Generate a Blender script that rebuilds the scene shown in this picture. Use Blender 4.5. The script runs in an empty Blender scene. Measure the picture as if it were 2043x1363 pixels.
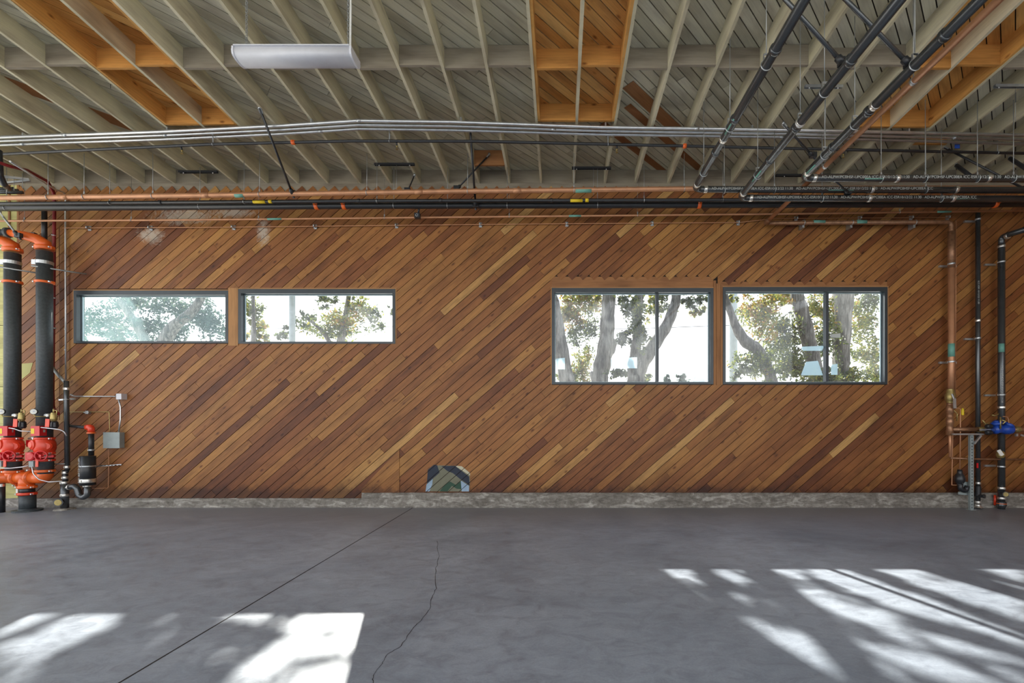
import bpy, math, random
import numpy as np
from mathutils import Vector, Matrix
random.seed(7)
PI = math.pi
D = 8.9            # distance from camera to the long timber wall
CZ = 1.706         # camera height
F = 908.0          # focal length in pixels of the 2043 px frame
CX, CY = 1118.0, 838.0
sc = bpy.context.scene
col = sc.collection

def P(px, py, Y=D):
    return Vector(((px-CX)/F*Y, Y, CZ-(py-CY)/F*Y))
def WX(px): return (px-CX)/F*D
def WZ(py): return CZ-(py-CY)/F*D
def rafz(Y): return 6.343+.055*(D-Y)     # underside of the rafters
RY = -3.5    # rear edge of the roof, open behind
RD = .28                                  # rafter depth
def deckz(Y): return rafz(Y)+RD

# ------------------------------------------------------------------ materials
def newmat(name):
    m = bpy.data.materials.new(name); m.use_nodes = True
    nt = m.node_tree; nt.nodes.clear()
    out = nt.nodes.new('ShaderNodeOutputMaterial')
    b = nt.nodes.new('ShaderNodeBsdfPrincipled')
    nt.links.new(b.outputs[0], out.inputs[0])
    return m, nt, b, out
def N(nt, t, **kw):
    n = nt.nodes.new(t)
    for k, v in kw.items(): setattr(n, k, v)
    return n
def ramp(nt, stops, src=None):
    r = nt.nodes.new('ShaderNodeValToRGB')
    el = r.color_ramp.elements
    while len(el) < len(stops): el.new(.5)
    for e, (p, c) in zip(el, stops):
        e.position = p; e.color = (*c, 1) if len(c) == 3 else c
    if src: nt.links.new(src, r.inputs[0])
    return r
def mix(nt, a, b, fac, mode='MIX'):
    m = nt.nodes.new('ShaderNodeMix'); m.data_type = 'RGBA'; m.blend_type = mode
    for s, v in ((m.inputs['Factor'], fac), (m.inputs[6], a), (m.inputs[7], b)):
        if hasattr(v, 'is_linked'): nt.links.new(v, s)
        elif isinstance(v, (int, float)): s.default_value = v
        else: s.default_value = (*v, 1)
    return m.outputs[2]
def noise(nt, scale, detail=4, rough=.5, vec=None, dist=0):
    n = nt.nodes.new('ShaderNodeTexNoise')
    n.inputs['Scale'].default_value = scale; n.inputs['Detail'].default_value = detail
    n.inputs['Roughness'].default_value = rough; n.inputs['Distortion'].default_value = dist
    if vec: nt.links.new(vec, n.inputs['Vector'])
    return n
def mapping(nt, src, scale=(1,1,1), loc=(0,0,0), rot=(0,0,0)):
    m = nt.nodes.new('ShaderNodeMapping')
    m.inputs['Scale'].default_value = scale; m.inputs['Location'].default_value = loc
    m.inputs['Rotation'].default_value = rot
    nt.links.new(src, m.inputs['Vector']); return m.outputs[0]
def bump(nt, b, h, s=.3, d=.01):
    n = nt.nodes.new('ShaderNodeBump'); n.inputs['Strength'].default_value = s
    n.inputs['Distance'].default_value = d
    nt.links.new(h, n.inputs['Height']); nt.links.new(n.outputs[0], b.inputs['Normal'])

def plain(name, c, rough=.5, metal=0, spec=.5, var=.12, scale=8):
    m, nt, b, out = newmat(name)
    co = nt.nodes.new('ShaderNodeTexCoord')
    n = noise(nt, scale, 5, .6, co.outputs['Object'])
    lo = tuple(x*(1-var) for x in c); hi = tuple(min(1, x*(1+var)) for x in c)
    r = ramp(nt, [(.3, lo), (.7, hi)], n.outputs[0])
    nt.links.new(r.outputs[0], b.inputs['Base Color'])
    b.inputs['Roughness'].default_value = rough; b.inputs['Metallic'].default_value = metal
    b.inputs['Specular IOR Level'].default_value = spec
    return m

def board_mat(name, stops, grain=.5, rough=.6, knots=True, stain=None, spec=.35, weather=None):
    """timber boards: uv u runs along the board (m), v across; per-board value in attribute 'tone'"""
    m, nt, b, out = newmat(name)
    at = N(nt, 'ShaderNodeAttribute', attribute_name='tone')
    uv = N(nt, 'ShaderNodeUVMap', uv_map='UVMap')
    base = ramp(nt, stops, at.outputs['Fac'])
    g = noise(nt, 1, 6, .65, mapping(nt, uv.outputs[0], (2.2, 45, 1)), .6)
    gr = ramp(nt, [(.32, (1-grain*.55,)*3), (.55, (1, 1, 1)), (.8, (1+grain*.12,)*3)], g.outputs[0])
    c = mix(nt, base.outputs[0], gr.outputs[0], .8, 'MULTIPLY')
    big = noise(nt, 1, 3, .5, mapping(nt, uv.outputs[0], (1.3, 5, 1)))
    br = ramp(nt, [(.3, (.58, .54, .52)), (.52, (1, 1, 1)), (.75, (1.1, 1.1, 1.05))], big.outputs[0])
    c = mix(nt, c, br.outputs[0], .75, 'MULTIPLY')
    if knots:
        v = N(nt, 'ShaderNodeTexVoronoi'); v.inputs['Scale'].default_value = 1
        nt.links.new(mapping(nt, uv.outputs[0], (3.8, 8, 1)), v.inputs['Vector'])
        kr = ramp(nt, [(.07, (.2, .12, .08)), (.13, (.6, .48, .4)), (.22, (1, 1, 1))], v.outputs['Distance'])
        sc_ = N(nt, 'ShaderNodeSeparateColor'); nt.links.new(v.outputs['Color'], sc_.inputs[0])
        gt = N(nt, 'ShaderNodeMath', operation='GREATER_THAN'); nt.links.new(sc_.outputs[0], gt.inputs[0]); gt.inputs[1].default_value = .55
        mu_ = N(nt, 'ShaderNodeMath', operation='MULTIPLY'); nt.links.new(gt.outputs[0], mu_.inputs[0]); mu_.inputs[1].default_value = .8
        c = mix(nt, c, kr.outputs[0], mu_.outputs[0], 'MULTIPLY')
    if stain:
        sn = noise(nt, 1, 5, .7, mapping(nt, uv.outputs[0], (.55, 9, 1)), .4)
        sr = ramp(nt, [(.28, (.42, .36, .34)), (.42, (1, 1, 1))], sn.outputs[0])
        c = mix(nt, c, sr.outputs[0], .8, 'MULTIPLY')
    co = nt.nodes.new('ShaderNodeTexCoord')
    if stain: c = stain(nt, c, co.outputs['Object'])
    nt.links.new(c, b.inputs['Base Color'])
    b.inputs['Roughness'].default_value = rough
    b.inputs['Specular IOR Level'].default_value = spec
    bump(nt, b, g.outputs[0], .25, .004)
    return m

def wall_stain(nt, c, obj):
    # pale plaster smears and scratches high on the left of the wall, sooty foot of the boards
    def blob(px, py, rx, ry):
        x, z = WX(px), WZ(py)
        s = mapping(nt, obj, (1/rx, 0, 1/ry), (-x/rx, 0, -z/ry))
        wn = noise(nt, 2.2, 5, .7, obj)
        add = N(nt, 'ShaderNodeMix'); add.data_type = 'VECTOR'; add.inputs[0].default_value = .38
        nt.links.new(s, add.inputs[4]); nt.links.new(wn.outputs['Color'], add.inputs[5])
        ln = N(nt, 'ShaderNodeVectorMath', operation='LENGTH'); nt.links.new(s, ln.inputs[0])
        nz = noise(nt, 9, 6, .75, obj, 1.5)
        su = N(nt, 'ShaderNodeMath', operation='ADD'); nt.links.new(ln.outputs['Value'], su.inputs[0])
        mu = N(nt, 'ShaderNodeMath', operation='MULTIPLY'); nt.links.new(nz.outputs[0], mu.inputs[0]); mu.inputs[1].default_value = 1.5
        nt.links.new(mu.outputs[0], su.inputs[1])
        r = ramp(nt, [(.55, (.7,)*3), (.95, (0, 0, 0))]); 
        sb = N(nt, 'ShaderNodeMath', operation='SUBTRACT'); nt.links.new(su.outputs[0], sb.inputs[0]); sb.inputs[1].default_value = .35
        nt.links.new(sb.outputs[0], r.inputs[0])
        return r.outputs[0]
    for a in ((370, 432, 1.3, .34), (525, 462, .28, .55), (465, 425, .8, .22), (300, 470, .5, .35)):
        c = mix(nt, c, (.55, .50, .42), blob(*a))
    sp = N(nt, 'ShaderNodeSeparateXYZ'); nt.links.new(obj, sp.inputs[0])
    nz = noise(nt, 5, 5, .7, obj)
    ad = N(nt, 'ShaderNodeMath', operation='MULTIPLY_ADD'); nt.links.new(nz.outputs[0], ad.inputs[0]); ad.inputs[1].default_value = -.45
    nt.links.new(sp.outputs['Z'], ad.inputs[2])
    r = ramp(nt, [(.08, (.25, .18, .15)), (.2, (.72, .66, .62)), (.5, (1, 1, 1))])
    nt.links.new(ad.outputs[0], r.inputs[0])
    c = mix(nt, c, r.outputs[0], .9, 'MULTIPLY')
    d = noise(nt, .7, 6, .7, obj)
    r = ramp(nt, [(.30, (.62, .55, .5)), (.5, (1, 1, 1))], d.outputs[0])
    return mix(nt, c, r.outputs[0], .6, 'MULTIPLY')

WALLW = [(0, (.165, .052, .018)), (.2, (.25, .086, .026)), (.45, (.325, .128, .036)), (.65, (.385, .168, .046)), (.85, (.46, .225, .062)), (1, (.56, .32, .11))]
M = {}
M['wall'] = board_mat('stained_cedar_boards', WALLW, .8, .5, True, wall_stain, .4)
M['trimwood'] = board_mat('cedar_trim', [(0, (.30, .12, .045)), (1, (.48, .25, .10))], .5, .6, False)
M['greige'] = board_mat('faded_greige_paint', [(0, (.55, .52, .40)), (.5, (.64, .61, .48)), (1, (.72, .69, .56))], .3, .7, False, None, .25)
M['rafter'] = board_mat('greige_painted_rafter', [(0, (.62, .575, .41)), (1, (.74, .69, .51))], .3, .7, False, None, .25)
M['block'] = board_mat('brown_grey_block', [(0, (.32, .28, .22)), (1, (.40, .36, .29))], .35, .75, False, None, .2)  # blocks and wall plate: darker and browner than the rafters
M['newfir'] = board_mat('bare_new_fir', [(0, (.58, .27, .07)), (.5, (.70, .37, .11)), (1, (.80, .50, .18))], .45, .55, True, None, .3)
M['sheath'] = board_mat('yellow_green_sheathing', [(0, (.50, .46, .17)), (1, (.62, .60, .27))], .5, .7, False)
M['seam'] = plain('dark_gap', (.02, .012, .008), .9)
M['blackpipe'] = plain('black_steel_pipe', (.018, .020, .024), .38, 0, .6)
M['castiron'] = plain('cast_iron_pipe', (.10, .108, .115), .27, .65, .8)
M['riser'] = plain('charcoal_riser_pipe', (.050, .060, .066), .5, 0, .5, .25, 30)
M['steel'] = plain('galvanised_steel', (.55, .58, .60), .38, .85, .5)
M['band'] = plain('stainless_band', (.75, .74, .70), .3, .9, .5, .2, 60)
M['rod'] = plain('zinc_rod', (.36, .38, .38), .45, .6, .5)
M['conduit'] = plain('emt_conduit', (.62, .64, .66), .3, .8, .5)
M['copper'] = plain('copper_tube', (.56, .28, .15), .42, .35, .5, .15, 5)
M['copperdark'] = plain('tarnished_copper', (.34, .18, .10), .4, .5, .5, .35, 14)
M['brass'] = plain('brass', (.42, .33, .13), .4, .7, .5, .2, 30)
M['orange'] = plain('orange_enamel', (.80, .14, .02), .32, 0, .6, .1)
M['red'] = plain('red_enamel', (.62, .012, .018), .35, 0, .6, .1)
M['redorange'] = plain('red_orange_enamel', (.76, .055, .018), .3, 0, .6, .1)
M['redpipe'] = plain('dark_red_pipe', (.22, .008, .012), .45)
M['greybox'] = plain('grey_enamel', (.30, .35, .35), .45)
M['white'] = plain('white_enamel', (.68, .69, .74), .4, 0, .5, .05)
M['paper'] = plain('paper_label', (.80, .80, .76), .7, 0, .3, .04)
M['bluesheet'] = plain('pale_blue_sheet', (.55, .74, .86), .6, 0, .3, .04)
def sheet_mat():
    m, nt, b, out = newmat('pale_blue_translucent_sheet'); tl = nt.nodes.new('ShaderNodeBsdfTranslucent'); ms = nt.nodes.new('ShaderNodeMixShader'); ms.inputs[0].default_value = .75
    b.inputs['Base Color'].default_value = (.6, .8, .9, 1); tl.inputs[0].default_value = (.60, .78, .86, 1)
    nt.links.new(b.outputs[0], ms.inputs[1]); nt.links.new(tl.outputs[0], ms.inputs[2])
    tp = nt.nodes.new('ShaderNodeBsdfTransparent'); m2 = nt.nodes.new('ShaderNodeMixShader'); m2.inputs[0].default_value = .5
    nt.links.new(ms.outputs[0], m2.inputs[1]); nt.links.new(tp.outputs[0], m2.inputs[2]); nt.links.new(m2.outputs[0], out.inputs[0]); return m
M['bluesheet'] = sheet_mat()
M['yellow'] = plain('yellow_label', (.80, .58, .02), .5)
M['teal'] = plain('teal_label', (.16, .40, .33), .5)
M['blue'] = plain('blue_enamel', (.015, .07, .40), .3, 0, .6, .2)
M['stencil'] = plain('white_stencil', (.55, .58, .56), .6)
M['darkframe'] = plain('dark_window_frame', (.030, .042, .052), .35, .1, .6)
M['gasket'] = plain('pale_frame_lip', (.32, .42, .46), .4, .3, .5)
M['navy'] = plain('navy_paint', (.012, .020, .040), .6)
M['paintgrey'] = plain('olive_grey_paint', (.17, .17, .115), .6)
M['paintgreen'] = plain('dark_green_paint', (.022, .07, .04), .6)
M['paintblue'] = plain('pale_blue_paint', (.30, .42, .55), .6)
M['paintcream'] = plain('cream_paint', (.55, .52, .38), .6)
M['tape'] = plain('blue_tape', (.01, .06, .35), .6)

def concrete_floor():
    m, nt, b, out = newmat('sealed_concrete')
    co = nt.nodes.new('ShaderNodeTexCoord'); o = co.outputs['Object']
    n1 = noise(nt, .55, 8, .62, o, .6); n2 = noise(nt, 5, 10, .75, mapping(nt, o, (.8, 1.3, 1)), .8); n3 = noise(nt, 60, 3, .6, o)
    r1 = ramp(nt, [(.3, (.205, .232, .275)), (.5, (.285, .315, .365)), (.72, (.37, .405, .46))], n1.outputs[0])
    r2 = ramp(nt, [(.3, (.62, .62, .63)), (.5, (1, 1, 1)), (.72, (1.3, 1.3, 1.28))], n2.outputs[0])
    c = mix(nt, r1.outputs[0], r2.outputs[0], .9, 'MULTIPLY')
    r3 = ramp(nt, [(.3, (.85, .85, .85)), (.7, (1.1, 1.1, 1.1))], n3.outputs[0])
    c = mix(nt, c, r3.outputs[0], .5, 'MULTIPLY')
    # brown tint towards the wall: reflected timber put into the floor colour
    sp = N(nt, 'ShaderNodeSeparateXYZ'); nt.links.new(o, sp.inputs[0])
    mr = N(nt, 'ShaderNodeMapRange'); mr.inputs[1].default_value = 7.0; mr.inputs[2].default_value = 8.9
    nt.links.new(sp.outputs['Y'], mr.inputs[0])
    mn = N(nt, 'ShaderNodeMath', operation='MULTIPLY'); nt.links.new(mr.outputs[0], mn.inputs[0]); nt.links.new(n1.outputs[0], mn.inputs[1])
    c = mix(nt, c, (.20, .172, .155), mn.outputs[0])
    sk = N(nt, 'ShaderNodeTexVoronoi'); sk.inputs['Scale'].default_value = 2.2; nt.links.new(o, sk.inputs['Vector'])
    rs = ramp(nt, [(.012, (.75, .75, .7)), (.02, (0, 0, 0))], sk.outputs['Distance'])
    c = mix(nt, c, (.5, .5, .47), rs.outputs[0])
    nt.links.new(c, b.inputs['Base Color'])
    rr = ramp(nt, [(.3, (.34,)*3), (.7, (.56,)*3)], n2.outputs[0])
    nt.links.new(rr.outputs[0], b.inputs['Roughness'])
    b.inputs['Specular IOR Level'].default_value = .5
    bump(nt, b, n2.outputs[0], .08, .006)
    return m
M['floor'] = concrete_floor()

def curb_mat():
    m, nt, b, out = newmat('flaking_whitewashed_concrete')
    co = nt.nodes.new('ShaderNodeTexCoord'); o = co.outputs['Object']
    n1 = noise(nt, 2.6, 8, .7, mapping(nt, o, (1, 1, 3.5)), 1.2); n2 = noise(nt, 14, 6, .7, o)
    r1 = ramp(nt, [(.36, (.17, .155, .135)), (.52, (.29, .272, .24)), (.6, (.46, .44, .40)), (.72, (.62, .59, .53))], n1.outputs[0])
    r2 = ramp(nt, [(.35, (.55, .52, .5)), (.6, (1, 1, 1))], n2.outputs[0])
    c = mix(nt, r1.outputs[0], r2.outputs[0], .8, 'MULTIPLY')
    nt.links.new(c, b.inputs['Base Color']); b.inputs['Roughness'].default_value = .85
    bump(nt, b, n1.outputs[0], .8, .02)
    return m
M['curb'] = curb_mat()

def ground_mat():
    m, nt, b, out = newmat('pale_yard_paving')
    co = nt.nodes.new('ShaderNodeTexCoord'); n1 = noise(nt, .8, 6, .6, co.outputs['Object'])
    r1 = ramp(nt, [(.3, (.46, .44, .40)), (.7, (.56, .54, .49))], n1.outputs[0])
    nt.links.new(r1.outputs[0], b.inputs['Base Color']); b.inputs['Roughness'].default_value = .9
    return m
M['ground'] = ground_mat()

def glass_mat(name, dust, tint):
    m, nt, b, out = newmat(name); nt.nodes.remove(b)
    tr = nt.nodes.new('ShaderNodeBsdfTransparent'); tr.inputs[0].default_value = (.95, .97, .98, 1)
    gl = nt.nodes.new('ShaderNodeBsdfGlossy'); gl.inputs['Roughness'].default_value = .03
    lw = nt.nodes.new('ShaderNodeLayerWeight'); lw.inputs['Blend'].default_value = .5
    fr = ramp(nt, [(.3, (.035,)*3), (.75, (.07,)*3), (1, (.6,)*3)], lw.outputs['Facing'])
    m1 = nt.nodes.new('ShaderNodeMixShader')
    nt.links.new(fr.outputs[0], m1.inputs[0]); nt.links.new(tr.outputs[0], m1.inputs[1]); nt.links.new(gl.outputs[0], m1.inputs[2])
    tl = nt.nodes.new('ShaderNodeBsdfTranslucent'); tl.inputs[0].default_value = (*tint, 1)
    m2 = nt.nodes.new('ShaderNodeMixShader')
    co = nt.nodes.new('ShaderNodeTexCoord'); n1 = noise(nt, 1.6, 5, .65, co.outputs['Object'], .8)
    r = ramp(nt, [(.35, (dust*.75,)*3), (.7, (dust*1.3,)*3)], n1.outputs[0])
    nt.links.new(r.outputs[0], m2.inputs[0]); nt.links.new(m1.outputs[0], m2.inputs[1]); nt.links.new(tl.outputs[0], m2.inputs[2])
    nt.links.new(m2.outputs[0], out.inputs[0])
    return m
M['glass'] = glass_mat('dusty_glass', .018, (.85, .92, .95))
M['hazyglass'] = glass_mat('hazy_glass', .055, (.50, .74, .78))

def bark_mat():
    m, nt, b, out = newmat('ridged_bark')
    co = nt.nodes.new('ShaderNodeTexCoord'); o = co.outputs['Object']
    n1 = noise(nt, 3, 8, .7, mapping(nt, o, (4, 4, .5)), .5)
    r1 = ramp(nt, [(.36, (.03, .026, .022)), (.5, (.14, .128, .11)), (.62, (.30, .28, .25))], n1.outputs[0])
    nt.links.new(r1.outputs[0], b.inputs['Base Color']); b.inputs['Roughness'].default_value = .9
    bump(nt, b, n1.outputs[0], 1, .05)
    return m
M['bark'] = bark_mat()
def leaf_mat(name, stops):
    m, nt, b, out = newmat(name)
    at = N(nt, 'ShaderNodeAttribute', attribute_name='tone')
    r = ramp(nt, stops, at.outputs['Fac'])
    tl = nt.nodes.new('ShaderNodeBsdfTranslucent'); ms = nt.nodes.new('ShaderNodeMixShader'); ms.inputs[0].default_value = .45
    nt.links.new(r.outputs[0], b.inputs['Base Color']); nt.links.new(r.outputs[0], tl.inputs[0])
    b.inputs['Roughness'].default_value = .5
    nt.links.new(b.outputs[0], ms.inputs[1]); nt.links.new(tl.outputs[0], ms.inputs[2]); nt.links.new(ms.outputs[0], out.inputs[0])
    return m
M['leaf'] = leaf_mat('olive_green_leaves', [(0, (.045, .055, .035)), (.4, (.09, .125, .04)), (.75, (.25, .27, .04)), (.93, (.38, .31, .04)), (1, (.34, .19, .05))])
M['leafdark'] = leaf_mat('blue_green_leaves', [(0, (.035, .055, .045)), (.5, (.06, .10, .075)), (1, (.14, .17, .09))])
M['poleconc'] = plain('pale_pole', (.42, .47, .48), .8)

# ------------------------------------------------------------------ mesh helpers
ORG = {}
def fillet(pts, r, n=6):
    pts = [Vector(p) for p in pts]
    if r <= 0 or len(pts) < 3: return pts
    out = [pts[0]]
    for a, b, c in zip(pts, pts[1:], pts[2:]):
        u = (a-b); v = (c-b)
        lu, lv = u.length, v.length
        if lu < 1e-6 or lv < 1e-6: out.append(b); continue
        u /= lu; v /= lv
        if u.dot(v) < -.999: out.append(b); continue
        ang = u.angle(v); t = min(r/math.tan(ang/2), lu*.48, lv*.48)
        p0, p1 = b+u*t, b+v*t
        for k in range(n+1):
            s = k/n
            out.append(p0*(1-s)**2+b*2*s*(1-s)+p1*s*s)
    out.append(pts[-1])
    return out

class MB:
    def __init__(s): s.v = []; s.f = []; s.sm = []; s.uv = None; s.tone = None
    def add(s, vs, fs, sm=False):
        o = len(s.v); s.v += [tuple(v) for v in vs]
        s.f += [tuple(i+o for i in f) for f in fs]; s.sm += [sm]*len(fs)
        return s
    def box(s, x0, x1, y0, y1, z0, z1):
        x0, x1 = min(x0, x1), max(x0, x1); y0, y1 = min(y0, y1), max(y0, y1); z0, z1 = min(z0, z1), max(z0, z1)
        v = [(x, y, z) for z in (z0, z1) for y in (y0, y1) for x in (x0, x1)]
        return s.add(v, [(0, 2, 3, 1), (4, 5, 7, 6), (0, 1, 5, 4), (2, 6, 7, 3), (0, 4, 6, 2), (1, 3, 7, 5)])
    def bar(s, a, b, w, h, up=(0, 0, 1)):
        a, b = Vector(a), Vector(b); d = (b-a).normalized()
        up = Vector(up)
        if abs(d.dot(up)) > .98: up = Vector((0, 1, 0))
        x = d.cross(up).normalized(); z = x.cross(d).normalized()
        vs = []
        for p in (a, b):
            for (i, j) in ((-1, -1), (1, -1), (1, 1), (-1, 1)): vs.append(p+x*i*w/2+z*j*h/2)
        return s.add(vs, [(0, 1, 2, 3), (7, 6, 5, 4), (0, 4, 5, 1), (1, 5, 6, 2), (2, 6, 7, 3), (3, 7, 4, 0)])
    def tube(s, pts, r, n=12, bend=0, caps=True, radii=None):
        pts = fillet(pts, bend) if radii is None else [Vector(p) for p in pts]
        m = len(pts)
        rs = radii or [r]*m
        t0 = (pts[1]-pts[0]).normalized()
        ref = Vector((0, 0, 1)) if abs(t0.z) < .9 else Vector((0, 1, 0))
        nrm = t0.cross(ref).normalized(); vs = []
        for i, p in enumerate(pts):
            if i == 0: t = t0
            elif i == m-1: t = (pts[-1]-pts[-2]).normalized()
            else:
                t = ((pts[i]-pts[i-1]).normalized()+(pts[i+1]-pts[i]).normalized())
                t = t.normalized() if t.length > 1e-6 else t0
            nrm = (nrm-t*nrm.dot(t)).normalized(); bn = t.cross(nrm)
            for k in range(n):
                a = 2*PI*k/n
                vs.append(p+(nrm*math.cos(a)+bn*math.sin(a))*rs[i])
        fs = []
        for i in range(m-1):
            for k in range(n):
                fs.append((i*n+k, i*n+(k+1) % n, (i+1)*n+(k+1) % n, (i+1)*n+k))
        o = len(s.v); s.add(vs, fs, True)
        if caps:
            s.f += [tuple(o+k for k in range(n-1, -1, -1)), tuple(o+(m-1)*n+k for k in range(n))]; s.sm += [False, False]
        return s
    def lathe(s, base, axis, prof, n=20):
        """prof: (distance along axis, radius) pairs"""
        base = Vector(base); ax = Vector(axis).normalized()
        ref = Vector((0, 0, 1)) if abs(ax.z) < .9 else Vector((0, 1, 0))
        x = ax.cross(ref).normalized(); y = ax.cross(x); vs = []
        for (h, r) in prof:
            for k in range(n):
                a = 2*PI*k/n
                vs.append(base+ax*h+(x*math.cos(a)+y*math.sin(a))*r)
        fs = [(i*n+k, i*n+(k+1) % n, (i+1)*n+(k+1) % n, (i+1)*n+k) for i in range(len(prof)-1) for k in range(n)]
        o = len(s.v); s.add(vs, fs, len(prof) > 4)
        s.f += [tuple(o+k for k in range(n)), tuple(o+(len(prof)-1)*n+k for k in range(n-1, -1, -1))]; s.sm += [False]*2
        return s
    def ring(s, c, axis, R, r, n=20, m=6, a0=0, a1=2*PI):
        c = Vector(c); ax = Vector(axis).normalized()
        ref = Vector((0, 0, 1)) if abs(ax.z) < .9 else Vector((0, 1, 0))
        x = ax.cross(ref).normalized(); y = ax.cross(x)
        full = abs(a1-a0-2*PI) < 1e-6
        cnt = n if full else n+1
        pts = [c+(x*math.cos(a0+(a1-a0)*k/n)+y*math.sin(a0+(a1-a0)*k/n))*R for k in range(cnt)]
        if full: pts.append(pts[0])
        return s.tube(pts, r, m, caps=False)
    def prism(s, poly, y0, y1):
        n = len(poly)
        vs = [(x, y0, z) for x, z in poly]+[(x, y1, z) for x, z in poly]
        fs = [tuple(range(n)), tuple(range(2*n-1, n-1, -1))]+[(i, i+n, (i+1) % n+n, (i+1) % n) for i in range(n)]
        return s.add(vs, fs)
    def build(s, name, mat, parent=None, org=None):
        if parent is not None: o = ORG[parent.name]
        elif org is not None: o = Vector(org)
        else:
            a = np.array(s.v); lo = a.min(0); hi = a.max(0)
            o = Vector(((lo[0]+hi[0])/2, (lo[1]+hi[1])/2, lo[2]))
        me = bpy.data.meshes.new(name)
        me.from_pydata([(v[0]-o.x, v[1]-o.y, v[2]-o.z) for v in s.v], [], s.f)
        me.polygons.foreach_set('use_smooth', s.sm)
        if s.tone is not None:
            a = me.attributes.new('tone', 'FLOAT', 'FACE'); a.data.foreach_set('value', s.tone)
        if s.uv is not None:
            u = me.uv_layers.new(name='UVMap'); u.data.foreach_set('uv', [c for t in s.uv for c in t])
        me.materials.append(mat); me.validate(); me.update()
        ob = bpy.data.objects.new(name, me); col.objects.link(ob)
        if parent is None: ob.location = o
        else: ob.parent = parent
        ORG[ob.name] = o
        return ob
    # timber piece with grain: box with uv along the longest axis
    def timber(s, x0, x1, y0, y1, z0, z1, tone=None):
        s.box(x0, x1, y0, y1, z0, z1); s._timber_uv(6, tone); return s
    def _timber_uv(s, nf, tone=None):
        if s.uv is None: s.uv = []; s.tone = []
        tone = random.random() if tone is None else tone
        vs = np.array(s.v[-8:]); d = vs.max(0)-vs.min(0); ax = int(np.argmax(d)); off = random.random()*20
        for f in s.f[-nf:]:
            c = [s.v[i] for i in f]; e = np.ptp(np.array(c), axis=0); e[ax] = -1
            a2 = int(np.argmax(e))
            for p in c: s.uv.append((p[ax]+off, p[a2]+off*.37))
            s.tone.append(tone)

def tag(o, label, cat, group=None, kind=None):
    if label: o['label'] = label
    if cat: o['category'] = cat
    if group: o['group'] = group
    if kind: o['kind'] = kind
    return o
def thing(name, label, cat, loc, group=None):
    o = bpy.data.objects.new(name, None); col.objects.link(o); o.location = loc
    o.empty_display_size = .1; ORG[o.name] = Vector(loc)
    return tag(o, label, cat, group)
def struct(o): o['kind'] = 'structure'; return o
def sub(o, label): o['label'] = label; return o
_ord = ['first','second','third','fourth','fifth','sixth','seventh','eighth','ninth','tenth','eleventh','twelfth','thirteenth','fourteenth','fifteenth','sixteenth','seventeenth','eighteenth','nineteenth','twentieth']

# polygon clip in (a,b) plane: keep nx*x+ny*y<=c
def clip(poly, nx, ny, c):
    out = []; n = len(poly)
    for i in range(n):
        p, q = poly[i], poly[(i+1) % n]
        dp = nx*p[0]+ny*p[1]-c; dq = nx*q[0]+ny*q[1]-c
        if dp <= 0: out.append(p)
        if (dp < 0 < dq) or (dq < 0 < dp):
            t = dp/(dp-dq); out.append((p[0]+(q[0]-p[0])*t, p[1]+(q[1]-p[1])*t))
    return out
def clip_rect(poly, x0, x1, z0, z1):
    for a in ((-1, 0, -x0), (1, 0, x1), (0, -1, -z0), (0, 1, z1)):
        if len(poly) < 3: return []
        poly = clip(poly, *a)
    return poly if len(poly) >= 3 else []

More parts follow.
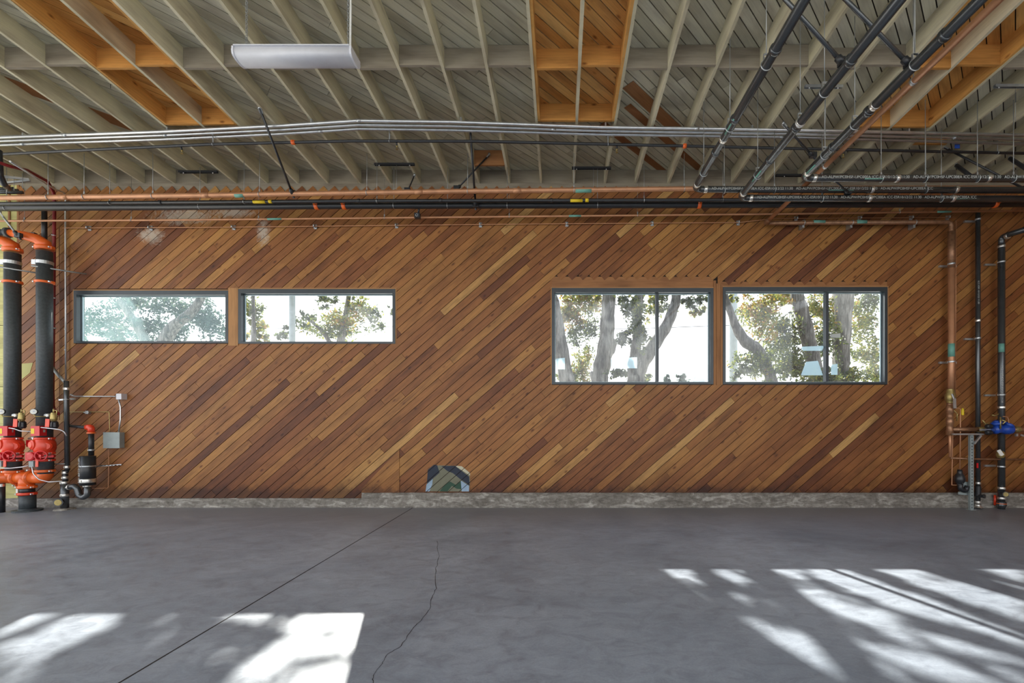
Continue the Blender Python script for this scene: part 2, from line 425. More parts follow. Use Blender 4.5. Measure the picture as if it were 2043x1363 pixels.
# ------------------------------------------------------------------ THE TIMBER WALL
ANG = math.radians(41); CA, SA = math.cos(ANG), math.sin(ANG); BW = .139; GAP = .010
XL, XR = WX(36), 11.2
ZTIP = WZ(371); ZBOT_L = WZ(994); ZBOT_R = WZ(983); XSTEP = WX(723)
W = [(148, 456, 580, 685), (476, 789, 577, 686), (1101, 1423, 575, 767), (1442, 1770, 573, 767)]
WB = [(WX(a), WX(b), WZ(d), WZ(c)) for a, b, c, d in W]
def wall_boards():
    mb = MB(); mb.uv = []; mb.tone = []
    rnd = random.Random(11)
    cells = []   # x0,x1,z0,z1, toothed
    zt = ZTIP
    a, b, c, d = WB
    bot = lambda x0, x1: [(x0, min(x1, XSTEP), ZBOT_L), (max(x0, XSTEP), x1, ZBOT_R)] if x0 < XSTEP < x1 else [(x0, x1, ZBOT_L if x1 <= XSTEP else ZBOT_R)]
    for x0, x1, zb in bot(XL, a[0]): cells.append((x0, x1, zb, zt, 0))
    cells.append((a[0], b[1], WZ(576), zt, 0))
    for x0, x1, zb in bot(a[0], b[1]): cells.append((x0, x1, zb, WZ(686), 0))
    for x0, x1, zb in bot(b[1], c[0]): cells.append((x0, x1, zb, zt, 0))
    cells.append((c[0], WX(1432), WZ(559), zt, 1)); cells.append((WX(1432), d[1], WZ(569), zt, 2))
    cells.append((c[0], d[1], ZBOT_R, WZ(768), 0))
    cells.append((d[1], XR, ZBOT_R, zt, 0))
    tmin = -XR*SA-1; tmax = -XL*SA+ZTIP*CA+1
    k0 = int(tmin/BW); k1 = int(tmax/BW)+1
    patchx0, patchx1, patchz = WX(722), WX(798), WZ(895)
    for k in range(k0, k1):
        t0, t1 = k*BW+GAP/2, (k+1)*BW-GAP/2
        smax = (ZTIP-t1*CA)/SA
        s = (0-t1*CA)/SA-2+rnd.random()*2
        while s < smax:
            L = rnd.choice((1.2, 2.4, 3.0, 3.6, 4.8)); e = min(s+L, smax)
            tone = min(1, max(0, rnd.gauss(.47, .24)))
            off = rnd.random()*40
            poly = [(s*CA-t0*SA, s*SA+t0*CA), (e*CA-t0*SA, e*SA+t0*CA), (e*CA-t1*SA, e*SA+t1*CA), (s*CA-t1*SA, s*SA+t1*CA)]
            dy = rnd.uniform(-.0015, .0015)
            for x0, x1, z0, z1, tooth in cells:
                q = clip_rect(poly, x0, x1, z0, z1)
                if q and tooth:   # square-cut ends hang as teeth over the window head
                    zt_ = z0
                    ss = (zt_-t0*CA)/SA
                    q = clip(q, -CA, -SA, -ss)
                if len(q) < 3: continue
                n0 = len(mb.f); mb.prism(q, D+dy, D+.014)
                for f in mb.f[n0:]:
                    for i in f:
                        x, _, z = mb.v[i]
                        mb.uv.append((x*CA+z*SA+off, -x*SA+z*CA+off*.31))
                    mb.tone.append(tone)
            s = e+.004
            if s >= smax-.01: break
    return mb.build('wall_back', M['wall'], org=(0, 0, 0))
wall = struct(wall_boards())

def wall_core():
    mb = MB()
    a, b, c, d = WB; y0, y1 = D+.016, D+.20; zt = 6.19
    rects = [(-13.2, a[0], 0, zt), (a[0], a[1], a[3], zt), (a[0], a[1], 0, a[2]), (a[1], b[0], 0, zt), (b[0], b[1], b[3], zt), (b[0], b[1], 0, b[2]),
             (b[1], c[0], 0, zt), (c[0], c[1], c[3], zt), (c[0], c[1], 0, c[2]), (c[1], d[0], 0, zt), (d[0], d[1], d[3], zt), (d[0], d[1], 0, d[2]), (d[1], 11.2, 0, zt)]
    for x0, x1, z0, z1 in rects: mb.box(x0, x1, y0, y1, z0, z1)
    return mb.build('framing_core', M['seam'], wall)
wall_core()
# yellow-green sheathing left of the boards
mb = MB()
zz = [(0.1, 1.15), (1.16, 2.35), (2.36, 3.55), (3.56, 4.75), (4.76, 6.3)]
for z0, z1 in zz: mb.timber(-13.2, XL-.01, D+.004, D+.016, z0, z1, .5+.3*random.random())
mb.build('sheathing_panel', M['sheath'], wall)
mb = MB()
for px in (19,): mb.timber(WX(px)-.018, WX(px)+.018, D-.012, D+.003, WZ(500), 6.3, .2)
mb.timber(XL-.02, XL+.02, D-.004, D+.012, .25, 6.3, .3)
mb.build('batten', M['trimwood'], wall)
mb = MB()   # sheathing seen through a missing board corner beside the risers
mb.prism([(WX(42), WZ(726)), (WX(66), WZ(724)), (WX(60), WZ(744)), (WX(44), WZ(757))][::-1], D-.004, D)
mb.uv = [(0, 0)]*sum(len(f) for f in mb.f); mb.tone = [.5]*len(mb.f)
mb.build('exposed_patch', M['sheath'], wall)
# lighter repair boards above the curb
mb = MB(); mb.uv = []; mb.tone = []
rnd = random.Random(3)
for k in range(-60, 60):
    t0, t1 = k*.155+.003, (k+1)*.155-.003
    poly = [(-9*CA-t0*SA, -9*SA+t0*CA), (9*CA-t0*SA, 9*SA+t0*CA), (9*CA-t1*SA, 9*SA+t1*CA), (-9*CA-t1*SA, -9*SA+t1*CA)]
    q = clip_rect(poly, WX(722), WX(797), ZBOT_R, WZ(898))
    if q: q = clip(q, -(WZ(897)-WZ(975)), (WX(797)-WX(722)), -(WZ(897)-WZ(975))*WX(722)+(WX(797)-WX(722))*WZ(975))
    if len(q) < 3: continue
    n0 = len(mb.f); mb.prism(q, D-.012, D)
    off = rnd.random()*30; tone = rnd.uniform(.62, .72)
    for f in mb.f[n0:]:
        for i in f: x, _, z = mb.v[i]; mb.uv.append((x*CA+z*SA+off, -x*SA+z*CA+off))
        mb.tone.append(tone)
mb.build('repair_boards', M['wall'], wall)

# floor, curb, ground
mb = MB(); mb.box(-13.2, 11.2, -4.0, D+.2, -.12, 0)
floor = struct(mb.build('floor', M['floor'], org=(0, 0, 0)))
mb = MB(); mb.box(-2.868, -2.856, -4, D-.03, 0, .0015); 
mb.build('expansion_joint', M['seam'], floor)
def floorP(px, py):
    Y = CZ*F/(py-CY); return ((px-CX)/F*Y, Y)
def strip(pts, w):
    mb = MB()
    pts = [Vector((*p, 0)) for p in pts]
    vs = []
    for i, p in enumerate(pts):
        t = (pts[min(i+1, len(pts)-1)]-pts[max(i-1, 0)]).normalized(); nrm = Vector((-t.y, t.x, 0))
        ww = w*(.6+.8*random.random())
        vs += [p+nrm*ww+Vector((0, 0, .0015)), p-nrm*ww+Vector((0, 0, .0015))]
    mb.add(vs, [(2*i, 2*i+1, 2*i+3, 2*i+2) for i in range(len(pts)-1)])
    return mb
cr = [(872, 1080), (875, 1110), (869, 1140), (870, 1175), (862, 1192), (858, 1215), (840, 1238), (822, 1255), (800, 1290), (770, 1308), (762, 1325), (745, 1345), (744, 1363), (738, 1400)]
pts = []
for (a, b), (c, d) in zip(cr, cr[1:]):
    for k in range(5):
        s = k/5; pts.append(floorP(a+(c-a)*s+random.uniform(-1.6, 1.6), b+(d-b)*s))
strip(pts, .0022).build('hairline_crack', M['seam'], floor)
mb = MB()
def rough_bar(mb, x0, x1, z1, y0):
    n = int((x1-x0)/.12); vs = []; rr = random.Random(5)
    for i in range(n+1):
        x = x0+(x1-x0)*i/n
        vs += [(x, y0-.02+rr.uniform(-.01, .01), 0), (x, y0+rr.uniform(-.012, .008), z1*.55), (x, y0+.012+rr.uniform(-.004, .004), z1+rr.uniform(-.008, .006)), (x, D+.05, z1)]
    fs = [(i*4+k, i*4+4+k, i*4+5+k, i*4+1+k) for i in range(n) for k in range(3)]
    mb.add(vs, fs, True)
rough_bar(mb, XL-2.4, XSTEP, ZBOT_L-.004, D-.03); rough_bar(mb, XSTEP, 11.2, ZBOT_R-.004, D-.045)
struct(mb.build('baseboard_back', M['curb'], org=(0, D, 0)))
mb = MB(); mb.box(-80, 80, -60, 120, -.3, -.14)
tag(mb.build('yard_ground', M['ground'], org=(0, 0, 0)), None, None, kind='structure')
# right side wall out of frame (closed side of the hall), left and rear are open bays
mb = MB(); mb.timber(11.2, 11.4, -4, D+.2, 0, 6.9, .4)
struct(mb.build('wall_right', M['trimwood'], org=(11.2, 0, 0)))

# ------------------------------------------------------------------ windows
FRAME_LAB = {}
for i, ((x0, x1, z0, z1), (a, b, c, d)) in enumerate(zip(WB, W)):
    root = bpy.data.objects.new('window_%d' % (i+1), None); col.objects.link(root); root.location = ((x0+x1)/2, D, z0); ORG[root.name] = Vector(root.location); struct(root)
    fw = .055; yf, yb = D-.012, D+.13
    mb = MB()
    mb.box(x0, x1, yf, yb, z1-.085, z1); mb.box(x0, x1, yf, yb, z0, z0+.04)
    mb.box(x0, x0+fw, yf, yb, z0+.04, z1-.085); mb.box(x1-fw, x1, yf, yb, z0+.04, z1-.085)
    mb.build('window_frame', M['darkframe'], root)
    mb = MB(); lz = .018
    gx0, gx1, gz0, gz1 = x0+fw, x1-fw, z0+.04, z1-.085
    y0, y1 = D+.085, D+.11
    mb.box(gx0, gx1, y0, y1, gz1-lz, gz1); mb.box(gx0, gx1, y0, y1, gz0, gz0+lz)
    mb.box(gx0, gx0+lz, y0, y1, gz0+lz, gz1-lz); mb.box(gx1-lz, gx1, y0, y1, gz0+lz, gz1-lz)
    mb.build('glazing_bead', M['gasket'], root)
    bays = [(gx0+lz, gx1-lz)]
    if i >= 2:
        mx = WX(1312 if i == 2 else 1652); hw = .028
        mb = MB(); mb.box(mx-hw, mx+hw, D+.02, D+.12, gz0+lz, gz1-lz); mb.build('mullion', M['darkframe'], root)
        bays = [(gx0+lz, mx-hw), (mx+hw, gx1-lz)]
    for (p, q) in bays:
        mb = MB(); mb.box(p, q, D+.095, D+.101, gz0+lz, gz1-lz)
        mb.build('window_pane', M['hazyglass' if i == 0 else 'glass'], root)
# timber trims around the openings
def trim(n, rects, tone=.5):
    mb = MB()
    for r in rects: mb.timber(*r, tone=tone)
    struct(mb.build('trim_%d' % n, M['trimwood']))
a, b, c, d = WB
trim(1, [(a[1]+.003, b[0]-.003, D-.012, D+.02, WZ(690), WZ(575))], .9)
trim(2, [(c[1]+.003, WX(1428.5), D-.010, D+.02, WZ(768), WZ(560)), (WX(1429), WX(1437), D-.012, D+.02, WZ(768), WZ(566)), (WX(1437.4), d[0]-.003, D-.008, D+.02, WZ(768), WZ(568))], .4)
trim(3, [(c[0]-.03, c[1], D+.0025, D+.0155, WZ(574), WZ(552))], .3)
trim(4, [(d[0]-.05, d[1], D+.0025, D+.0155, WZ(572), WZ(562))], .25)
t_ = .022
for n, (x0, x1, z0, z1) in enumerate(WB):
    rs = [(x0-t_, x1+t_, D-.006, D+.014, z1+.001, z1+t_)]
    if n != 3 and n != 1: rs.append((x0-t_, x0-.001, D-.006, D+.014, z0, z1))
    if n != 0 and n != 2: rs.append((x1+.001, x1+t_, D-.006, D+.014, z0, z1))
    trim(5+n, rs, .95)

# ------------------------------------------------------------------ CEILING
def deck():
    mb = MB(); mb.uv = []; mb.tone = []
    rnd = random.Random(21); w = .137; g = .014; r2 = math.sqrt(.5)
    X0, X1, Y0, Y1 = -13.2, 11.2, RY, D+.35
    for k in range(int((X0-Y1)*r2/w)-1, int((X1-Y0)*r2/w)+1):
        t0, t1 = k*w+g/2, (k+1)*w-g/2       # t = (X-Y)/sqrt2 ; s = (X+Y)/sqrt2
        s = -14+rnd.random()*3
        while s < 18:
            e = s+rnd.choice((2.4, 3.6, 4.8)); off = rnd.random()*30
            pt = lambda s_, t_: ((s_+t_)*r2, (s_-t_)*r2)
            q = clip_rect([pt(s, t0), pt(e-.006, t0), pt(e-.006, t1), pt(s, t1)], X0, X1, Y0, Y1)
            if q:
                n = len(q); dz = rnd.uniform(0, .003)
                vs = [(x, y, deckz(y)+dz) for x, y in q]+[(x, y, deckz(y)+.02) for x, y in q]
                fs = [tuple(range(n)), tuple(range(2*n-1, n-1, -1))]+[(i, i+n, (i+1) % n+n, (i+1) % n) for i in range(n)]
                n0 = len(mb.f); mb.add(vs, fs); tone = rnd.random()
                for f in mb.f[n0:]:
                    for i in f: x, y, _ = mb.v[i]; mb.uv.append(((x+y)*r2+off, (x-y)*r2+off))
                    mb.tone.append(tone)
            s = e
    return mb.build('ceiling', M['greige'], org=(0, 0, 0))
ceil = struct(deck())
mb = MB(); X0, X1, Y0, Y1 = -13.4, 11.4, RY-.1, D+.4
vs = [(x, y, deckz(y)+h) for h in (.021, .16) for y in (Y0, Y1) for x in (X0, X1)]
mb.add(vs, [(0, 2, 3, 1), (4, 5, 7, 6), (0, 1, 5, 4), (2, 6, 7, 3), (0, 4, 6, 2), (1, 3, 7, 5)])
mb.build('roof_slab', M['seam'], ceil)

RX = [-13.04, -12.43, -11.82, -11.2, -10.57, -9.96, -9.35, -8.745, -8.18, -7.57, -6.96, -6.36, -5.75, -5.15, -4.56, -3.93, -3.33, -2.76, -2.2, -1.6, -1.0, -.38, .26, .875, 1.48, 2.12, 2.735, 3.37, 4.03, 4.68, 5.33, 5.99, 6.6, 7.2, 7.8, 8.4, 9.0, 9.6, 10.2]
RXT = .02
CI = RX.index(.26)
_ord += ['twenty-first','twenty-second','twenty-third','twenty-fourth','twenty-fifth','twenty-sixth','twenty-seventh']
def raf_desc(i):
    d = i-CI
    if d == 0: return 'middle of the central bare-wood bay'
    if abs(d) == 1: return ('left' if d < 0 else 'right')+' edge of the central bare-wood bay'
    return '%s to the %s of the central bare-wood bay' % (_ord[abs(d)-2], 'left' if d < 0 else 'right')
def slab(x0, x1, y0, y1, zlo, h, tone=None, mb=None):
    """timber following the roof pitch between y0 and y1; zlo offset from rafter underside"""
    mb = mb or MB()
    vs = [(x, y, rafz(y)+zlo+hh) for hh in (0, h) for y in (y0, y1) for x in (x0, x1)]
    mb.add(vs, [(0, 2, 3, 1), (4, 5, 7, 6), (0, 1, 5, 4), (2, 6, 7, 3), (0, 4, 6, 2), (1, 3, 7, 5)]); mb._timber_uv(6, tone)
    return mb
SIST = {11: 1, 13: -1, 21: 1, 23: -1, 29: 1, 31: -1}   # rafter index: side carrying a new bare board
SEND = {11: 7.30, 13: 7.30, 21: 7.22, 23: 7.22, 29: 7.36, 31: 7.36}
for i, x in enumerate(RX):
    root = thing('rafter', 'weathered greige painted roof rafter, '+raf_desc(i), 'rafter', (x, D, 6.343), 'roof rafters running towards the timber wall')
    slab(x-RXT, x+RXT, RY, D+.3, 0, RD-.001).build('rafter_board', M['rafter'], root)
    if i in SIST:
        s = SIST[i]
        y1 = SEND[i]
        xa, xb = (x+RXT+.001, x+RXT+.039) if s > 0 else (x-RXT-.039, x-RXT-.001)
        o = slab(xa, xb, 2.0, y1, .006, RD-.01, .5).build('sister_board', M['newfir'], root); sub(o, 'bare orange fir board nailed to the old rafter')
# bare new decking in the repaired bays
def bay_deck(i, j, y1, y0=1.5):
    mb = MB(); mb.uv = []; mb.tone = []; rnd = random.Random(i); w = .137; g = .012; r2 = math.sqrt(.5)
    for ii in range(i, j):
        X0, X1 = RX[ii]+RXT, RX[ii+1]-RXT
        for k in range(-80, 80):
            t0, t1 = k*w+g/2, (k+1)*w-g/2
            pt = lambda s_, t_: ((s_+t_)*r2, (s_-t_)*r2)
            q = clip_rect([pt(-20, t0), pt(20, t0), pt(20, t1), pt(-20, t1)], X0, X1, y0, y1)
            if not q: continue
            n = len(q); n0 = len(mb.f)
            mb.add([(x, y, deckz(y)-.010) for x, y in q]+[(x, y, deckz(y)-.001) for x, y in q], [tuple(range(n)), tuple(range(2*n-1, n-1, -1))]+[(a, a+n, (a+1) % n+n, (a+1) % n) for a in range(n)])
            off = random.Random(k).random()*30; tone = random.Random(k*7).random()
            for f in mb.f[n0:]:
                for a in f: x, y, _ = mb.v[a]; mb.uv.append(((x+y)*r2+off, (x-y)*r2+off))
                mb.tone.append(tone)
    return mb
for (i, j, y1) in ((11, 13, 7.3), (21, 23, 7.22), (29, 31, 7.36)):
    bay_deck(i, j, y1).build('bare_deck_boards', M['newfir'], ceil)
# single replaced deck boards running on diagonally outside the bays
def loose_board(x, y, length, w=.13, tone=.2):
    mb = MB(); mb.uv = []; mb.tone = []; r2 = math.sqrt(.5)
    s0, t0 = (x+y)*r2, (x-y)*r2
    q = [((s_+t_)*r2, (s_-t_)*r2) for s_, t_ in ((s0, t0), (s0+length, t0), (s0+length, t0+w), (s0, t0+w))]
    # t grows to the right/nearer
    n = 4
    mb.add([(a, b, deckz(b)-.006) for a, b in q]+[(a, b, deckz(b)-.0005) for a, b in q], [(0, 1, 2, 3), (7, 6, 5, 4), (0, 4, 5, 1), (1, 5, 6, 2), (2, 6, 7, 3), (3, 7, 4, 0)])
    for f in mb.f:
        for a in f: u, v, _ = mb.v[a]; mb.uv.append(((u+v)*r2, (u-v)*r2))
        mb.tone.append(tone)
    mb.build('bare_deck_boards', M['trimwood'], ceil)
def deckpt(px, py):   # point of the deck seen at a pixel
    Y = (6.343+RD-CZ+.055*D)/((CY-py)/F+.055); return ((px-CX)/F*Y, Y)
for (p, q, w, tone) in (((1242, 176), (1345, 275), .20, .35), ((1245, 215), (1435, 372), .13, .1), ((1195, 250), (1330, 365), .13, .0), ((14, 172), (300, 262), .26, .2)):
    x, y = deckpt(*p); x2, y2 = deckpt(*q)
    loose_board(x, y, math.hypot(x2-x, y2-y), w, tone)
# blocking rows
def between(i): 
    d = i-CI
    if d == 0: return 'right half of central bare-wood bay'
    if d == -1: return 'left half of central bare-wood bay'
    k = d if d > 0 else -d-1
    return '%s rafter gap %s of central bare-wood bay' % (_ord[k-1], 'right' if d > 0 else 'left')
NEWB = (11, 12, 21, 22, 29, 30)
for i in range(len(RX)-1):
    x0, x1 = RX[i]+RXT+.0005, RX[i+1]-RXT-.0005
    if i in SIST and SIST[i] > 0: x0 += .0395
    if i+1 in SIST and SIST[i+1] < 0: x1 -= .0395
    new = i in NEWB
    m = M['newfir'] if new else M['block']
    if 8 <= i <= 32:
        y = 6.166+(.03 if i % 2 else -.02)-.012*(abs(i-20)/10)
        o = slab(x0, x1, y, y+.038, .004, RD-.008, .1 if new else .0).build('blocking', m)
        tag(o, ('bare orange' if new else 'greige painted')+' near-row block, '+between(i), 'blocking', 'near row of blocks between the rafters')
    if new:
        y = {11: 7.27, 12: 7.27, 21: 7.19, 22: 7.19, 29: 7.33, 30: 7.33}[i]
        o = slab(x0, x1, y, y+.038, .004, RD-.016, .1).build('blocking', m)
        tag(o, 'bare orange block at patched bay end, '+between(i), 'blocking', 'blocks closing the bare-wood bays')
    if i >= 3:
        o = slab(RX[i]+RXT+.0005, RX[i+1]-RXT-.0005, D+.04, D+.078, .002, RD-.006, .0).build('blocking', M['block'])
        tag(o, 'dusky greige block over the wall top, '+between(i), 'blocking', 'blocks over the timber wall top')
o = slab(RX[19]+.021, RX[20]-.021, 8.33, 8.37, .0, RD-.01, .35).build('blocking', M['trimwood'])
tag(o, 'short rust-orange block high up, carrying a black diagonal brace', 'blocking')
o = slab(RX[31]+.021, RX[32]-.021, 7.74, 7.78, .0, .13, .3).build('blocking', M['newfir'])
tag(o, 'small orange block at the right under the steel conduits near blue tape', 'blocking')
# wall plate just under the rafters
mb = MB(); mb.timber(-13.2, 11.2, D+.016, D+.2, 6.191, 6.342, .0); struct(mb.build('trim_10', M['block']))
# ------------------------------------------------------------------ long runs along the wall
def line(pts_px, Y):          # [(px,py)...] at depth Y
    return [P(px, py, Y) for px, py in pts_px]
def run(name, mat, pts, r, label, cat='pipe', bend=0, n=12, group=None):
    o = MB().tube(pts, r, n, bend).build(name, mat)
    return tag(o, label, cat, group)
def root_run(name, mat, pts, r, label, cat='pipe', bend=0, n=12, part='tube', group=None):
    root = thing(name, label, cat, tuple(Vector(pts[0])), group)
    MB().tube(pts, r, n, bend).build(part, mat, root)
    return root
def bandpart(root, c, axis, r, w=.03, mat='band', name='band', bolt=True, t=.004):
    mb = MB(); ax = Vector(axis).normalized(); c = Vector(c)
    mb.lathe(c-ax*w/2, ax, [(0, r+.0005), (0, r+t), (w*.2, r+t*1.4), (w*.8, r+t*1.4), (w, r+t), (w, r+.0005)], 18)
    if bolt:
        mb.bar(c+Vector((0, -r-.012, 0))-ax*w*.3, c+Vector((0, -r-.012, 0))+ax*w*.3, .012, .012)
    return mb.build(name, M[mat], root)
def ptx(pts, px):     # point of a polyline (3D) nearest a pixel column, interpolated
    X = None
    for a, b in zip(pts, pts[1:]):
        pa = CX+a.x/a.y*F; pb = CX+b.x/b.y*F
        if min(pa, pb)-.5 <= px <= max(pa, pb)+.5:
            # solve exactly along the segment
            k = (px-CX)/F; t = (k*a.y-a.x)/((b.x-a.x)-k*(b.y-a.y)); return a+(b-a)*t
    return pts[-1]
# outer ends reach past the picture
def ext(pts, l=1.2, r=1.2):
    a = pts[0]+(pts[0]-pts[1]).normalized()*l if l else pts[0]
    b = pts[-1]+(pts[-1]-pts[-2]).normalized()*r if r else pts[-1]
    return [a]+pts[1:-1]+[b] if len(pts) > 2 else [a, b]

# big copper pipe
cop = [P(0, 395, 8.0), P(400, 390, 8.0), P(900, 382, 8.0), P(1400, 376.5, 8.0), P(2043, 375, 8.0)]
cop = ext(cop, 2, 1.0)
rt = root_run('copper_pipe', M['copper'], cop, .041, 'largest copper pipe running the whole wall top just above the black pipes')
for a, b in ((470, 487), (1148, 1180), (1992, 2016)):
    p, q = ptx(cop, a), ptx(cop, b)
    mb = MB(); mb.tube([p+Vector((0, -.004, -.012)), q+Vector((0, -.004, -.012))], .037, 14); mb.build('pipe_label', M['teal'], rt)
for px in (1032, 836, 128, 410):
    p = ptx(cop, px); mb = MB(); mb.tube([p-Vector((.07, 0, 0)), p+Vector((.07, 0, 0))], .0445, 16); mb.build('coupling', M['copper'], rt)
# black pipes A (thin) and B (thick)
pa = ext([P(0, 406.5, 8.2), P(700, 401, 8.2), P(1500, 399, 8.2), P(2043, 397, 8.2)], 2, .9)
rt = root_run('gas_pipe', M['blackpipe'], pa, .030, 'thinner black pipe lying just above the thick black main, with yellow labels')
for px in (518, 1150):
    p = ptx(pa, px); MB().tube([p-Vector((.11, .004, .006)), p+Vector((.11, -.004, -.006))], .0285, 12).build('pipe_label', M['yellow'], rt)
for px in (540, 1171):
    p = ptx(pa, px); MB().tube([p-Vector((.03, .002, .0)), p+Vector((.03, -.002, 0))], .0315, 12).build('pipe_label', M['yellow'], rt)
for px in (320, 716, 1100, 1440, 880): bandpart(rt, ptx(pa, px), (1, 0, 0), .030, .05, 'blackpipe', 'coupling', False, .006)
pb = ext([P(0, 415, 8.4), P(700, 410.5, 8.4), P(1500, 408.5, 8.4), P(2043, 407, 8.4)], 2, .9)
rt = root_run('sprinkler_main', M['blackpipe'], pb, .057, 'thick black sprinkler main along the wall with orange couplings', n=16)
for px in (632, 687, 1395, 1985):
    p = ptx(pb, px)
    mb = MB(); mb.lathe(p-Vector((.035, 0, 0)), (1, 0, 0), [(0, .053), (.004, .068), (.02, .070), (.05, .070), (.066, .068), (.07, .053)], 20)
    mb.box(p.x-.02, p.x+.02, p.y-.10, p.y-.06, p.z-.02, p.z+.02)
    o = mb.build('grooved_coupling', M['orange'], rt); sub(o, 'orange grooved coupling')
    MB().tube([p+Vector((-.03, -.085, 0)), p+Vector((.03, -.085, 0))], .008, 8).build('bolt', M['steel'], o)
# small copper pipe
pc = ext([P(0, 441, 8.65), P(400, 438.8, 8.65), P(1000, 432.5, 8.65), P(1560, 427, 8.65), P(2043, 420.5, 8.65)], 2, .5)
rt = root_run('copper_pipe', M['copper'], pc, .018, 'slender copper pipe strung below the black main across the whole wall')
for px, w in ((548, 14), (1147, 12), (1883, 14)):
    p, q = ptx(pc, px-w), ptx(pc, px+w); MB().tube([p+Vector((0, -.003, 0)), q+Vector((0, -.003, 0))], .0195, 10).build('pipe_label', M['teal'], rt)
# thin line with wall clamps
pd = [P(125, 455, 8.85), P(400, 454, 8.85), P(1000, 447.5, 8.85), P(1475, 444, 8.85), P(1547, 436, 8.85), P(1905, 434, 8.85)]
rt = root_run('copper_line', M['copper'], pd, .008, 'hair-thin copper line pinned low on the wall top by small clamps', n=8)
for px in (175, 298, 464, 627, 790, 958, 1131, 1302, 1474, 1590, 1717, 1820, 1893):
    p = ptx(pd, px)
    mb = MB(); mb.box(p.x-.012, p.x+.012, 8.83, 8.885, p.z-.02, p.z+.035); mb.box(p.x-.03, p.x+.03, 8.884, 8.897, p.z-.04, p.z+.05)
    mb.tube([p+Vector((0, -.028, -.02)), p+Vector((0, -.028, .03))], .012, 8)
    sub(mb.build('wall_clamp', M['steel'], rt), 'grey steel wall clamp')

# electrical conduits: three abreast under the rafters
for k, (l, c1, c2, rgt, lab) in enumerate(((274, 241, 245, 269, 'uppermost'), (281, 249, 252, 277, 'middle'), (289, 257, 259, 286, 'lowest'))):
    Zc = 6.37
    def cp(px, py): 
        Y = (Zc-CZ)*F/(CY-py); return P(px, py, Y)
    pts = ext([cp(0, l), cp(320, l-11), cp(560, c1+10), cp(715, c1), cp(900, c1+2.5), cp(1200, c2+9), cp(1600, c2+15), cp(2043, rgt+1)], 1.5, 1)
    rt = root_run('conduit', M['conduit'], pts, .0255, '%s of the three silver conduits strapped under the rafters' % lab, 'conduit', .3, 10, group='silver conduits under the rafters')
    for px in ((130, 716, 1390), (330, 1105, 1905), (45, 640, 1560))[k]:
        p = ptx(pts, px); MB().tube([p-Vector((.035, 0, 0)), p+Vector((.035, 0, 0))], .029, 10).build('coupling', M['steel'], rt)
    for px in (48, 335, 622, 920, 1208, 1500, 1812):
        p = ptx(pts, px); MB().box(p.x-.012, p.x+.012, p.y-.024, p.y+.024, p.z-.0, rafz(p.y)-.0005).build('strap', M['steel'], rt)
# sprinkler branch line with heads
Zs = 6.22
def sp_(px, py): return P(px, py, (Zs-CZ)*F/(CY-py))
pe = ext([sp_(0, 308), sp_(200, 298), sp_(420, 288), sp_(700, 281.5), sp_(950, 282), sp_(1300, 290), sp_(1700, 299), sp_(2043, 306)], 1.5, 1)
rt = root_run('sprinkler_pipe', M['blackpipe'], pe, .022, 'thin black sprinkler branch pipe crossing under the rafters below the conduits')
for px in (585, 1366):
    p = ptx(pe, px); mb = MB(); mb.lathe(p-Vector((.03, 0, 0)), (1, 0, 0), [(0, .023), (.005, .036), (.03, .038), (.055, .036), (.06, .023)], 14); mb.box(p.x-.012, p.x+.012, p.y-.05, p.y+.05, p.z-.012, p.z+.012)
    sub(mb.build('grooved_coupling', M['orange'], rt), 'orange grooved coupling')
for px in (425, 777, 1213, 1560, 1640, 1990): 
    p = ptx(pe, px); mb = MB(); mb.ring(p, (1, 0, 0), .026, .004, 14, 5); mb.box(p.x-.008, p.x+.008, p.y-.004, p.y+.004, p.z+.024, rafz(p.y)+.05); mb.build('pipe_strap', M['steel'], rt)
for px, lab in ((361, 'left of the big steel brace'), (791, 'left of the trapeze above the picture middle'), (1231, 'beside the central bare-wood bay'), (1684, 'between the slanting black pipes')):
    p = ptx(pe, px)
    root = MB().tube([p+Vector((0, .0, -.022)), p+Vector((0, .02, -.06))], .014, 8).build('sprinkler_head', M['blackpipe'], rt)
    q = p+Vector((0, .02, -.06))
    mb = MB(); mb.lathe(q, (0, 0, -1), [(0, .014), (.015, .016), (.02, .010), (.03, .008)], 10); mb.tube([q+Vector((-.012, 0, -.025)), q+Vector((-.014, 0, -.045)), q+Vector((0, 0, -.06))], .003, 6); mb.tube([q+Vector((.012, 0, -.025)), q+Vector((.014, 0, -.045)), q+Vector((0, 0, -.06))], .003, 6); mb.lathe(q+Vector((0, 0, -.06)), (0, 0, -1), [(0, .02), (.003, .02)], 12)
    mb.build('deflector', M['brass'], root)

# ------------------------------------------------------------------ hangers
def hanger(p, r, label, top=None, rod=.005, mat='rod', group=None, style='clevis', ringmat='steel'):
    ztop = (rafz(p.y)+.0) if top is None else top
    root = thing('pipe_hanger', label, 'hanger', tuple(p), group)
    MB().tube([(p.x, p.y, p.z+r+.03), (p.x, p.y, ztop)], rod, 6).build('rod', M[mat], root)
    mb = MB(); mb.ring(p, (1, 0, 0), r+.004, .005, 16, 5); mb.box(p.x-.010, p.x+.010, p.y-.006, p.y+.006, p.z+r+.002, p.z+r+.05)
    mb.build('clevis', M[ringmat], root)
    return root
places = {13: 'at the far left edge', 96: 'above the left charcoal risers', 168: 'above the first window', 305: 'left of the white plaster smear', 400: 'over the right half of the first window', 518: 'beside the foot of the big steel brace', 732: 'over the second window', 933: 'beside the upright black brace', 1145: 'below the central bare-wood bay', 1365: 'left of the first slanting black pipe'}
for px in (96, 168, 305, 518, 732, 933, 1145, 1365): hanger(ptx(cop, px), .041, 'steel rod holding the largest copper pipe, '+places[px], group='hangers of the large copper pipe')
